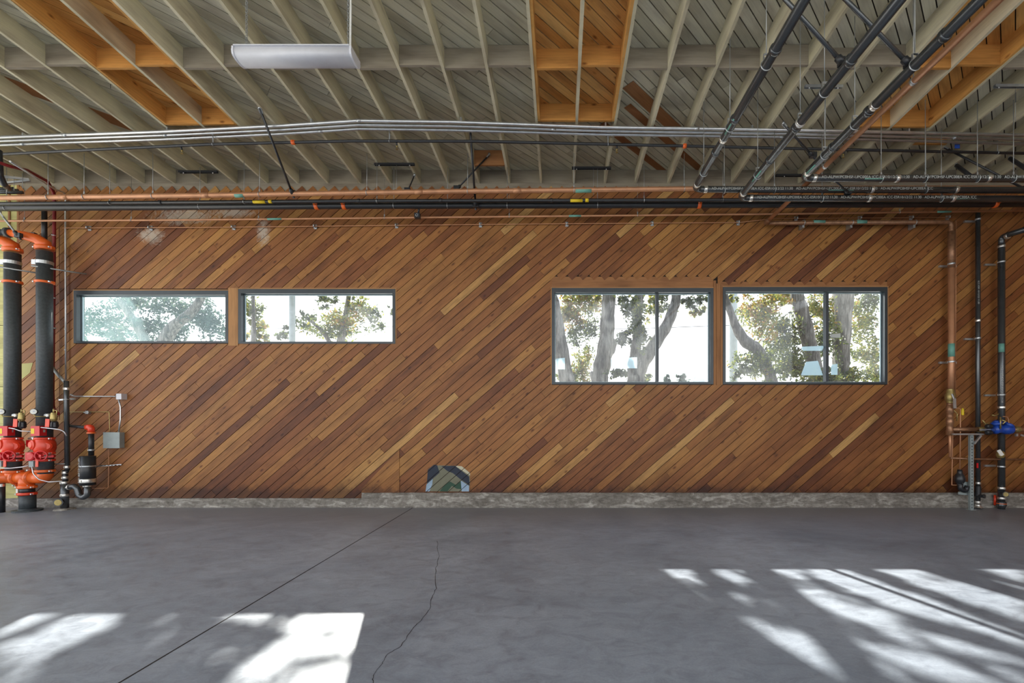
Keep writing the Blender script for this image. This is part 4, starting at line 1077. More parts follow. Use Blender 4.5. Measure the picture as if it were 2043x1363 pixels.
fr1 = fire_riser(25, 'charcoal fire riser nearest the left picture edge', 492, '')
fr2 = fire_riser(89, 'charcoal fire riser right of its twin, beside the thin dark red pipe', 488, '')
# gauges
for cx, lab in ((2, 'white dial pressure gauge at the left picture edge'), (67, 'white dial pressure gauge between the two charcoal risers')):
    g = Q(cx, 821.5, -.22); root = thing('pressure_gauge', lab, 'gauge', tuple(g), 'white dial gauges on the risers')
    MB().lathe(g+Vector((-.012, .03, 0)), (.4, -1, 0), [(0, .05), (.025, .055), (.03, .05)], 20).build('gauge_case', M['blackpipe'], root)
    MB().lathe(g, (.4, -1, 0), [(0, .046), (.004, .046)], 20).build('dial', M['paper'], root)
    mb = MB(); mb.bar(g+Vector((-.02, -.005, 0)), g+Vector((.022, -.005, .008)), .006, .002, (0, 1, 0)); mb.build('needle', M['blue'], root)
    MB().tube([g+Vector((0, .01, -.05)), g+Vector((.01, .01, -.085)), g+Vector((.14, .08, -.09))], .009, 8, .02).build('siphon', M['brass'], root)
# signs on the wall by the risers
root = thing('valve_sign', 'small red sign with white field fixed between the charcoal risers', 'sign', tuple(Q(63, 892)))
b0 = Q(64, 885, .1); MB().box(b0.x-.115, b0.x+.06, b0.y, b0.y+.004, b0.z-.065, b0.z+.065).build('sign_plate', M['red'], root)
MB().box(b0.x-.04, b0.x+.045, b0.y-.002, b0.y-.0005, b0.z+.0, b0.z+.045).build('white_field', M['paper'], root)
MB().tube([Q(58, 875, .1), Q(66, 873, .05), Q(74, 875, .1)], .02, 8).build('tamper_bracket', M['steel'], root)
# orange manifold
root = thing('orange_manifold', 'glossy orange grooved pipe manifold joining both risers near the floor', 'manifold', tuple(Q(55, 1012)))
zm = Q(0, 953).z
mb = MB(); mb.tube([(Q(-60, 0).x, Yr, zm), (Q(33, 0).x, Yr, zm)], .108, 24); mb.tube([Q(27, 953), Q(27, 940)], .112, 24); mb.build('tee', M['orange'], root)
mb = MB(); mb.tube([(Q(33, 0).x, Yr, zm), (Q(62, 0).x, Yr, zm)], .108, 24); mb.tube([Q(53, 953), Q(53, 973)], .095, 20, radii=[.108, .108]); mb.build('tee', M['orange'], root)
mb = MB(); mb.tube([Vector((Q(62, 0).x, Yr, zm)), Vector((Q(91, 0).x, Yr, zm)), Q(91, 936)], .108, 24, .2); mb.build('elbow', M['orange'], root)
coupling(root, (Q(33, 0).x, Yr, zm), (1, 0, 0), .108, 'orange', .05); coupling(root, (Q(62, 0).x, Yr, zm), (1, 0, 0), .108, 'orange', .05)
coupling(root, (Q(3, 0).x, Yr, zm), (1, 0, 0), .108, 'orange', .05)
coupling(root, Q(27, 941), (0, 0, 1), .112, 'orange', .05); coupling(root, Q(90, 939.5), (0, 0, 1), .112, 'orange', .05)
coupling(root, Q(54, 971.5), (0, 0, 1), .108, 'orange', .055); coupling(root, Q(54, 985), (0, 0, 1), .108, 'redorange', .05)
MB().tube([Q(54, 972), Q(54, 985)], .105, 24).build('spool', M['blackpipe'], root)
sub(MB().box(Q(45.5, 0).x, Q(49, 0).x, Yr-.109, Yr-.104, Q(0, 982).z, Q(0, 974).z).build('spool_sticker', M['paper'], root), 'small pale sticker')
z0 = 0.02; MB().tube([(Q(55, 0).x, Yr, z0), Q(55, 988)], .112, 24).build('base_pipe', M['riser'], root)
mb = MB(); mb.lathe((Q(55, 0).x, Yr, 0.0), (0, 0, 1), [(0, .2), (.03, .2), (.035, .13), (.05, .115)], 28); mb.build('floor_flange', M['riser'], root)
# grey cables
for pts_, lab in (([(64, 931), (66, 945), (78, 957), (98, 962), (124, 960)], 'grey flexible cable looping from the switch box to the drain stack'),
                  ([(-10, 934), (20, 934.5), (45, 932), (57, 929)], 'grey cable running low between the two risers'),
                  ([(18, 854), (30, 856), (40, 860), (64, 861)], 'grey cable arching between the two red flow switches'),
                  ([(82, 853), (100, 855), (118, 857), (128, 861), (133, 870)], 'grey cable arching right from the second flow switch')):
    tag(MB().tube([Q(x, y, -.2+.004*i*i) for i, (x, y) in enumerate(pts_)], .0095, 8, .12).build('cable', M['conduit']), lab, 'cable')
tag(MB().tube([Q(104, 926, .1), Q(130, 925.5, .1)], .01, 8).build('tie_rod', M['rod']), 'thin horizontal rod from the right riser to the drain stack', 'rod')
# cut-off post at left edge
root = thing('drain_stub', 'black stub pipe with silver top at the bottom left edge', 'pipe', tuple((Q(3, 0).x, 8.4, 0)))
x = P(2.5, 0, 8.4).x
MB().tube([(x, 8.4, 0), (x, 8.4, P(0, 965, 8.4).z)], .052, 16).build('tube', M['blackpipe'], root)
MB().lathe((x, 8.4, P(0, 971, 8.4).z), (0, 0, 1), [(0, .054), (.05, .054)], 16).build('band', M['band'], root)
# braces and clamps near riser tops
brace(P(0, 425, 8.1), P(37, 472, 8.25), .016, 'olive steel brace slanting down to the left riser elbows', mat='rod')
brace(P(-10, 458, 8.3), P(66, 471, 8.75), .016, 'thin black brace stub behind the riser elbows')
MBx = MB().tube([P(-5, 532, 8.36), P(75, 545, 8.6)], .014, 8).build('tie_rod', M['rod']); tag(MBx, 'dull steel rod clamped across the left charcoal riser', 'rod')
MBx = MB().tube([P(62, 530, 8.36), P(173, 547, 8.85)], .014, 8).build('tie_rod', M['rod']); tag(MBx, 'dull steel rod from the right charcoal riser to the wall', 'rod')
# ------------------------------------------------------------------ thin verticals right of the risers
run('drain_pipe', M['blackpipe'], [P(88.5, 410, 8.8), P(88.5, 495, 8.8)], .042, 'short black pipe dropping behind the right riser elbow')
rt = root_run('conduit', M['redpipe'], [P(-40, 315, 7.3), P(0, 325, 7.5), P(20, 332, 7.6), P(55, 340, 8.0), P(95, 362, 8.5), P(108, 385, 8.78), P(108.5, 420, 8.8), P(107, 600, 8.8), P(105, 780, 8.8), P(106, 815, 8.8), P(116, 826, 8.6)], .026, 'dark red pipe curving off the ceiling and down beside the right riser', 'pipe', .12)
for py in (470, 595, 655): bandpart(rt, P(107.5, py, 8.8), (0, 0, 1), .026, .02, 'steel', 'strap')
rt = root_run('conduit', M['conduit'], [P(20, 322, 7.4), P(110, 378, 8.5), P(131, 385, 8.85), P(130.5, 420, 8.86), P(131, 600, 8.86), P(131.5, 758, 8.86)], .015, 'thin silver conduit dropping straight down between red pipe and first window', 'conduit', .1, 8)
for py in (509, 657, 698): bandpart(rt, P(131, py, 8.86), (0, 0, 1), .015, .02, 'steel', 'strap', False)
rt = root_run('copper_line', M['copperdark'], [P(118, 452, 8.87), P(119, 640, 8.87), P(119, 838, 8.87)], .006, 'hair-thin dark line down the wall left of the silver conduit', 'pipe', 0, 6)
# drain stack
root = thing('drain_stack', 'slim black drain stack with silver bands and brass cleanout left of the grey box', 'pipe', tuple(P(131, 1006, 8.62)))
Yd = 8.66
def S(px, py, dy=0): return P(px, py, Yd+dy)
MB().tube([S(132.5, 760), S(132.5, 800), S(134.5, 938)], .040, 14).build('upper_tube', M['castiron'], root)
MB().tube([S(104, 733, .1), S(116, 748, .08), S(131, 764)], .028, 12).build('branch', M['rod'], root)
bandpart(root, S(133, 776), (0, 0, 1), .040, .05); bandpart(root, S(134, 932), (0, 0, 1), .040, .05)
mb = MB(); mb.bar(S(118, 798, .14), S(150, 796, .14), .03, .02, (0, 1, 0)); mb.ring(S(133, 797), (0, 0, 1), .043, .008, 18, 6); mb.build('strap', M['steel'], root)
MB().tube([S(134.5, 938), S(131, 945), S(131, 958)], .032, 12).build('offset', M['blackpipe'], root)
for py, r in ((943, .042), (953, .046), (963, .062), (988, .062)): bandpart(root, S(130 if py < 960 else 129, py), (0, 0, 1), r, .05)
MB().tube([S(130, 938), S(130, 966)], .043, 14).build('reducer', M['blackpipe'], root)
sp0 = S(129, 1008); sp0.z = .0
MB().tube([sp0, S(129, 961)], .062, 18).build('lower_tube', M['castiron'], root)
MB().lathe(S(124, 1001, -.02), (.35, -1, 0), [(0, .06), (.07, .06), (.08, .072), (.11, .072)], 18).build('cleanout_body', M['castiron'], root)
q = S(124, 1001, -.02)+Vector((.35, -1, 0)).normalized()*.111
sub(MB().lathe(q, (.35, -1, 0), [(0, .058), (.006, .055)], 18).build('cleanout_cap', M['brass'], root), 'round brass cleanout cap')
MB().tube([S(131, 977), S(138, 971), S(143, 972)], .045, 12, .05).build('side_inlet', M['castiron'], root)
MB().lathe((sp0.x, sp0.y, 0), (0, 0, 1), [(0, .16), (.02, .14), (.03, .08)], 12).build('mortar_collar', M['curb'], root)
# trap and standpipe
root = thing('drain_trap', 'black P-trap and fat standpipe with orange elbow left of the grey box', 'pipe', tuple(S(172, 990)))
MB().tube([S(139, 972, -.04), S(148, 970, -.04), S(154, 975, -.04), S(158, 988, -.04), S(166, 993, -.04), S(174, 988, -.04), S(175, 965, -.04)], .050, 16, .05).build('trap_bend', M['castiron'], root)
bandpart(root, S(139, 972, -.03), (1, 0, 0), .048, .045); bandpart(root, S(174, 969, -.04), (0, 0, 1), .055, .05)
MB().tube([S(175, 968, -.04), S(175, 910, -.04)], .115, 24).build('standpipe', M['blackpipe'], root)
bandpart(root, S(175, 959, -.04), (0, 0, 1), .116, .075); bandpart(root, S(175, 930, -.04), (0, 0, 1), .116, .025, 'steel', 'strap')
text_part(root, 'NSF-UPC ICC-ESR 10/12', (S(170, 913, -.04).x, Yd-.04-.116, S(170, 913).z), .045, RUP @ Matrix.Rotation(-PI/2, 4, 'Z'), 'stencil')
MB().tube([S(182, 909, -.02), S(182, 860, -.02)], .042, 14).build('inlet_pipe', M['blackpipe'], root)
bandpart(root, S(182, 898, -.02), (0, 0, 1), .042, .03, 'steel', 'strap')
o = MB().tube([S(182, 862, -.02), S(182, 852, -.02), S(173, 853, -.02)], .052, 14, .05).build('elbow', M['redorange'], root); sub(o, 'red-orange grooved elbow')
MB().lathe(S(182, 862, -.02), (0, 0, -1), [(0, .044), (.005, .066), (.03, .066), (.035, .044)], 16).build('grooved_coupling', M['orange'], root)
MB().tube([S(173, 853, -.02), S(137, 850, .08)], .028, 12).build('level_pipe', M['blackpipe'], root)
root = thing('strut_strap', 'perforated steel strap screwed level to the wall below the grey box', 'strap', tuple(S(215, 929)))
mb = MB(); mb.bar(S(186, 931, .1), S(243, 927, .22), .032, .02); mb.build('channel', M['steel'], root)
mb = MB()
for k in range(6): mb.bar(S(201+k*7, 928.6, .09), S(204+k*7, 928.3, .09), .012, .012)
mb.build('slot', M['seam'], root)
# grey boxes
root = thing('electrical_box', 'square pale grey electrical box on the wall left of the picture middle', 'electrical box', tuple(P(222, 895, 8.8)))
x0, x1, z0, z1 = P(206, 0, 8.79).x, P(238, 0, 8.79).x, P(0, 894, 8.79).z, P(0, 863, 8.79).z
mb = MB(); mb.box(x0, x1, 8.80, 8.897, z0, z1); mb.build('box_body', M['greybox'], root)
MB().box(x0-.004, x1+.004, 8.79, 8.798, z0-.004, z1+.004).build('cover', M['greybox'], root)
MB().tube([P(236.5, 796, 8.84), P(240.5, 812, 8.84), P(240.5, 838, 8.84), P(237, 862, 8.84)], .014, 8, .1).build('conduit_tube', M['conduit'], root)
root = thing('junction_box', 'tiny grey junction box above the larger grey box', 'electrical box', tuple(P(237, 797, 8.8)))
x0, x1, z0, z1 = P(231.5, 0, 8.78).x, P(242, 0, 8.78).x, P(0, 797, 8.78).z, P(0, 785.5, 8.78).z
MB().box(x0, x1, 8.78, 8.897, z0, z1).build('box_body', M['white'], root)
MB().tube([P(231, 791, 8.84), P(150, 791, 8.84), P(140, 787, 8.8)], .013, 8, .05).build('conduit_tube', M['conduit'], root)
rt = root_run('copper_line', M['brass'], [P(138, 822, 8.86), P(218, 822, 8.86), P(219, 858, 8.86), P(219, 862, 8.86)], .007, 'thin brass line entering the grey box top from the drain stack', 'pipe', .02, 8)
p = P(175, 823, 8.86); mb = MB(); mb.box(p.x-.03, p.x+.03, 8.84, 8.897, p.z-.03, p.z+.03); mb.tube([p+Vector((-.05, -.02, 0)), p+Vector((.05, -.02, 0))], .012, 8); mb.build('clamp', M['steel'], rt)
rt = root_run('copper_line', M['copper'], [P(217, 896, 8.86), P(217, 940, 8.86), P(216, 974, 8.86), P(184, 975, 8.7)], .006, 'thin copper line from the grey box bottom to the trap', 'pipe', .02, 8)

# ------------------------------------------------------------------ mural remnant on the boards
root = thing('painted_patch', 'leftover arched patch of navy, grey and green paint low on the wall', 'paint patch', (WX(894), D, ZBOT_R))
def pp(poly, mat, name, dy=.0022):
    poly = [(WX(700+x/5.1075), WZ(900+y/5.1075)) for x, y in poly]
    mb = MB(); a = sum(poly[i][0]*poly[(i+1) % len(poly)][1]-poly[(i+1) % len(poly)][0]*poly[i][1] for i in range(len(poly)))
    if a < 0: poly = poly[::-1]
    # broken along the board joints so the grooves stay open
    for k in range(-50, 50):
        t0, t1 = k*BW+GAP/2, (k+1)*BW-GAP/2
        q = clip(poly, SA, -CA, -t0); q = clip(q, -SA, CA, t1) if len(q) > 2 else []
        if len(q) > 2: mb.prism(q, D-dy-.0015, D-.0018)
    if mb.f: mb.build(name, M[mat], root)
pp([(765, 410), (780, 300), (790, 200), (850, 145), (1050, 150), (1205, 215), (1215, 300), (1205, 412)], 'paintgrey', 'grey_field', .0018)
pp([(775, 335), (785, 190), (845, 140), (880, 145), (905, 220), (860, 260)], 'navy', 'navy_band', .0032)
pp([(925, 155), (1060, 150), (1205, 262), (1210, 355), (1180, 330), (1120, 290), (1040, 225), (985, 205)], 'navy', 'navy_band', .0032)
pp([(762, 412), (772, 340), (835, 285), (830, 340), (800, 412)], 'paintblue', 'pale_blue_area', .0032)
pp([(905, 412), (960, 340), (1010, 310), (1070, 345), (1120, 310), (1135, 390), (1080, 385), (1030, 355), (985, 412)], 'paintgreen', 'green_area', .0032)
pp([(1120, 300), (1205, 355), (1203, 412), (1130, 412)], 'paintblue', 'pale_blue_area', .0034)
pp([(1060, 150), (1130, 155), (1215, 225), (1215, 250)], 'paintcream', 'cream_edge', .0034)
pp([(880, 145), (960, 160), (985, 200), (910, 225)], 'trimpaint', 'tan_area', .0034) if 'trimpaint' in M else None

# ------------------------------------------------------------------ fluorescent fixture
Yl = 4.62; X0, X1 = P(476, 0, Yl).x, P(710, 0, Yl).x; zt = P(0, 108, Yl).z
root = thing('strip_light', 'white tubular strip light hanging on chains below the rafters', 'light', ((X0+X1)/2, Yl, zt-.13))
prof = [(-.098, -.0), (-.098, -.028), (-.102, -.032)]+[(-.10*math.cos(a*PI/16), -.034-.068*math.sin(a*PI/16)**.55) for a in range(1, 16)]+[(.102, -.032), (.098, -.028), (.098, 0)]
mb = MB(); vs = []; n = len(prof)
for x in (X0+.02, X1-.02): vs += [(x, Yl+y, zt+z) for y, z in prof]
mb.add(vs, [tuple(range(n)), tuple(range(2*n-1, n-1, -1))]+[(i, i+n, (i+1) % n+n, (i+1) % n) for i in range(n)], True)
mb.sm[0] = mb.sm[1] = False
mb.build('diffuser', M['white'], root)
for x in (X0, X1-.02):
    mb = MB(); vs = []
    for xx in (x, x+.0195): vs += [(xx, Yl+y*1.06, zt+z*1.03+.002) for y, z in prof]
    mb.add(vs, [tuple(range(n)), tuple(range(2*n-1, n-1, -1))]+[(i, i+n, (i+1) % n+n, (i+1) % n) for i in range(n)]); mb.build('end_cap', M['white'], root)
MB().box(X0+.02, X1-.02, Yl-.11, Yl+.11, zt+.001, zt+.012).build('housing', M['white'], root)
for px in (492, 695):
    x = P(px, 0, Yl).x; mb = MB(); z = zt+.014; k = 0; ztop = rafz(Yl)+.2
    while z < ztop:
        mb.ring((x, Yl, z), (1, 0, 0) if k % 2 else (0, 1, 0), .012, .0028, 8, 4); z += .021; k += 1
    mb.build('chain', M['rod'], root)
x = P(695, 0, Yl).x; MB().tube([(x+.02, Yl, zt), (x+.025, Yl, zt+.5), (x+.015, Yl, rafz(Yl)+.2)], .010, 8).build('power_cord', M['paper'], root)

# small things at the far left under the ceiling and on the black main
root = thing('pipe_bundle', 'cluster of black pipe ends on grey struts high at the far left edge', 'pipe', tuple(P(20, 360, 7.6)))
MB().tube([P(-3, 300, 7.6), P(0, 350, 7.6), P(8, 368, 7.7), P(16, 376, 8.1)], .045, 12, .05).build('pipe_bend', M['blackpipe'], root)
for k in range(3): MB().tube([P(-40, 378+k*3, 8.3), P(28+k*9, 376+k*4, 8.5)], .028, 10).build('pipe_end', M['castiron'], root)
MB().bar(P(6, 352, 7.8), P(58, 358, 8.0), .04, .03).build('strut', M['steel'], root)
MB().bar(P(14, 365, 7.9), P(60, 360, 8.0), .03, .03).build('strut', M['steel'], root)
for px, py in ((14, 352), (28, 350), (45, 346)): MB().tube([P(px, py, 7.9), P(px, py+30, 7.9)], .004, 6).build('rod', M['rod'], root)
root = thing('pipe_fitting', 'small black square fitting hanging under the black main right of the second window', 'fitting', tuple(P(833, 432, 8.5)))
q = P(833, 431, 8.5); MB().box(q.x-.05, q.x+.05, 8.46, 8.54, q.z-.045, q.z+.045).build('body', M['blackpipe'], root)
MB().tube([q+Vector((.01, 0, .04)), q+Vector((.05, -.05, .14))], .018, 8).build('stem', M['blackpipe'], root)
MB().ring((q.x, 8.455, q.z), (0, 1, 0), .022, .004, 12, 5).build('ring', M['steel'], root)
# ------------------------------------------------------------------ sheets on the glass
def sheet(px0, px1, py0, py1, label, mat='bluesheet', skew=0, Y=D+.104):  # thin pale rectangle just behind the pane
    a, b, c, d = P(px0, py1, Y), P(px1, py1, Y), P(px1, py0, Y), P(px0, py0, Y)
    mb = MB(); mb.prism([(a.x+skew, a.z), (b.x, b.z), (c.x+skew, c.z+.02), (d.x, d.z)], Y, Y+.0025)
    tag(mb.build('pale_sheet', M[mat]), label, 'paper sheet', 'sheets behind the window glass')
sheet(1109, 1127, 716, 737, 'pale blue sheet at the left edge of the third window')
sheet(1219, 1271, 715, 735, 'wide pale blue sheet low in the third window between the trunks')
sheet(1657, 1677, 667, 674, 'narrow white sheet in the right pane of the fourth window', 'paper')
sheet(1597, 1640, 692, 700, 'narrow pale sheet left of the mullion of the fourth window', 'bluesheet', .05)
sheet(1608, 1642, 722, 749, 'pale blue sheet low and left of the mullion of the fourth window', 'bluesheet', -.1)
sheet(1658, 1671, 728, 748, 'small pale blue sheet low and right of the mullion of the fourth window')

# ------------------------------------------------------------------ outside
nrng = np.random.default_rng(5)
def leaf_mesh(name, cen, size, mat, parent, tone=None, dense=None):
    n = len(cen); cen = np.asarray(cen, float)
    u = nrng.normal(size=(n, 3)); u /= np.linalg.norm(u, axis=1)[:, None]
    w = nrng.normal(size=(n, 3)); v = np.cross(u, w); v /= np.linalg.norm(v, axis=1)[:, None]
    s = size*nrng.uniform(.6, 1.3, (n, 1))
    o = ORG[parent.name]; cen = cen-np.array(o)
    # leaf: six sided blade
    prof = [(-1, 0), (-.35, .42), (.45, .36), (1, 0), (.45, -.36), (-.35, -.42)]
    vs = np.stack([cen+u*s*a*.5+v*s*b*.5 for a, b in prof], 1).reshape(-1, 3)
    me = bpy.data.meshes.new(name); me.vertices.add(n*6); me.loops.add(n*6); me.polygons.add(n)
    me.vertices.foreach_set('co', vs.ravel().astype(np.float32))
    me.loops.foreach_set('vertex_index', np.arange(n*6, dtype=np.int32))
    me.polygons.foreach_set('loop_start', np.arange(0, n*6, 6, dtype=np.int32))
    me.update(calc_edges=True)
    a = me.attributes.new('tone', 'FLOAT', 'FACE')
    t = nrng.random(n) if tone is None else np.clip(tone+nrng.normal(0, .18, n), 0, 1)
    a.data.foreach_set('value', t.astype(np.float32))
    me.materials.append(mat); me.validate()
    ob = bpy.data.objects.new(name, me); col.objects.link(ob); ob.parent = parent; ORG[ob.name] = o
    return ob
def clusters(cl, dens=1.0):
    """cl: (px, py, Y, rx px, ry px, count, tone)"""
    out = []; tn = []
    for px, py, Y, rx, ry, n, t in cl:
        n = int(n*dens); c = P(px, py, Y); k = Y/F
        # sprays: sub-clumps inside the ellipsoid
        m = max(3, n//28)
        sub_ = nrng.normal(size=(m, 3))*.42
        idx = nrng.integers(0, m, n)
        loc = sub_[idx]+nrng.normal(size=(n, 3))*.15
        out.append(np.array(c)+loc*np.array([rx*k, max(rx, ry)*k*.8, ry*k]))
        tn.append(np.clip(np.full(n, t)+nrng.normal(0, .05, m)[idx]*2, 0, 1))
    return np.vstack(out), np.concatenate(tn)
def px_tube(mb, pts, Y, dy=0):
    """pts: (px,py,half width px)"""
    P3 = [P(a, b, Y+i*dy) for i, (a, b, r) in enumerate(pts)]; rr = [r/F*Y for a, b, r in pts]
    # resample smoothly
    A = []; R = []
    for i in range(len(P3)-1):
        p0 = P3[max(i-1, 0)]; p1 = P3[i]; p2 = P3[i+1]; p3 = P3[min(i+2, len(P3)-1)]
        for k in range(4):
            t = k/4
            A.append(.5*((2*p1)+(p2-p0)*t+(2*p0-5*p1+4*p2-p3)*t*t+(-p0+3*p1-3*p2+p3)*t**3)); R.append(rr[i]*(1-t)+rr[i+1]*t)
    A.append(P3[-1]); R.append(rr[-1])
    R = [r*(1+.06*math.sin(i*1.7)) for i, r in enumerate(R)]
    mb.tube(A, 0, 18, radii=R)
SX, SZ = .314, .66        # sun slope: leaf -> floor moves +SX in x and -SZ in z per metre towards the camera
def z6(l): return [(x/2.043, 1000+y/2.043) for x, y in l]
def z7(l): return [(1100+x/2.166, 1000+y/2.166) for x, y in l]
BRIGHT = [z7(l) for l in (  # floor outlines that the added leaves keep sunlit
 [(475, 290), (612, 290), (632, 385)], [(700, 286), (802, 290), (866, 365), (760, 338)], [(790, 400), (830, 400), (848, 430), (815, 435)],
 [(1020, 280), (1238, 280), (2060, 590), (2060, 645), (1850, 582), (1560, 488), (1300, 398), (1150, 330)], [(865, 280), (1030, 280), (1130, 360), (1290, 430), (1530, 500), (1500, 542), (1400, 545), (1280, 505), (1090, 420), (960, 345)],
 [(1375, 285), (1645, 285), (2060, 440), (2060, 530), (1900, 480)], [(1750, 285), (2060, 285), (2060, 390)],
 [(1065, 485), (1160, 495), (1310, 575), (1280, 590), (1130, 540)], [(830, 508), (900, 512), (960, 550), (1110, 560), (1400, 680), (1590, 760), (1480, 770), (1350, 800), (1200, 745), (1010, 630)],
 [(1410, 550), (1530, 570), (1630, 620), (1500, 610)], [(1290, 605), (1480, 630), (1760, 700), (1930, 800), (1750, 800), (1500, 700)], [(1560, 555), (1760, 605), (2060, 695), (2060, 800), (1960, 765), (1760, 665)])]+[z6(l) for l in (
 [(850, 420), (1180, 420), (1150, 500), (960, 492)], [(1100, 420), (1510, 420), (1485, 530), (1390, 520), (1260, 550), (1155, 520)], [(1300, 560), (1480, 530), (1455, 650), (1340, 625)],
 [(1060, 640), (1160, 545), (1215, 570), (1180, 640), (1060, 690)], [(1180, 620), (1240, 565), (1310, 575), (1290, 630), (1220, 640)], [(900, 800), (1000, 655), (1200, 690), (1450, 650), (1440, 800)], [(860, 650), (950, 600), (900, 655)],
 [(-20, 530), (110, 440), (220, 440), (110, 515), (-20, 560)], [(130, 560), (320, 440), (410, 440), (200, 590), (60, 610), (-20, 620), (-20, 570)], [(230, 580), (300, 530), (450, 440), (520, 440), (430, 530), (300, 590)],
 [(-20, 650), (140, 600), (100, 655), (-20, 690)], [(-20, 700), (160, 620), (175, 645), (60, 760), (-20, 760)])]
def inpoly(x, y, poly):
    c = False; j = len(poly)-1
    for i in range(len(poly)):
        xi, yi = poly[i]; xj, yj = poly[j]
        if (yi > y) != (yj > y) and x < (xj-xi)*(y-yi)/(yj-yi)+xi: c = not c
        j = i
    return c
gobo_canopy = []  # unseen leaves added as a gobo, laid out to shape the sun patches
rnd = random.Random(77)
tries = 0
while len(gobo_canopy) < 15000 and tries < 400000:
    tries += 1
    Xf = rnd.uniform(-6.5, 7.2); Yf = rnd.uniform(2.3, 5.5)
    tw = D-Yf; xw = Xf-SX*tw; zw = SZ*tw
    if not any(x0-.15 < xw < x1+.15 and z0-.15 < zw < z1+.15 for x0, x1, z0, z1 in WB): continue
    px = CX+Xf/Yf*F; py = CY+CZ*F/Yf
    hit = False
    for ax, ay in ((0, 0), (.03, 0), (-.03, 0), (0, .03), (0, -.03)):
        qx = CX+(Xf+ax)/(Yf+ay)*F; qy = CY+CZ*F/(Yf+ay)
        if any(inpoly(qx, qy, b) for b in BRIGHT): hit = True; break
    if hit:
        # loose sprays thin out the lit patches
        if math.sin(Xf*5.1+1.3*math.sin(Yf*3.7))*math.sin(Yf*6.3+Xf*2.1) < .55 or rnd.random() > .35: continue
    Y = rnd.uniform(13.6, 15.8); t = Y-Yf
    gobo_canopy.append((Xf-SX*t, Y, SZ*t))
gobo_canopy = np.array(gobo_canopy)

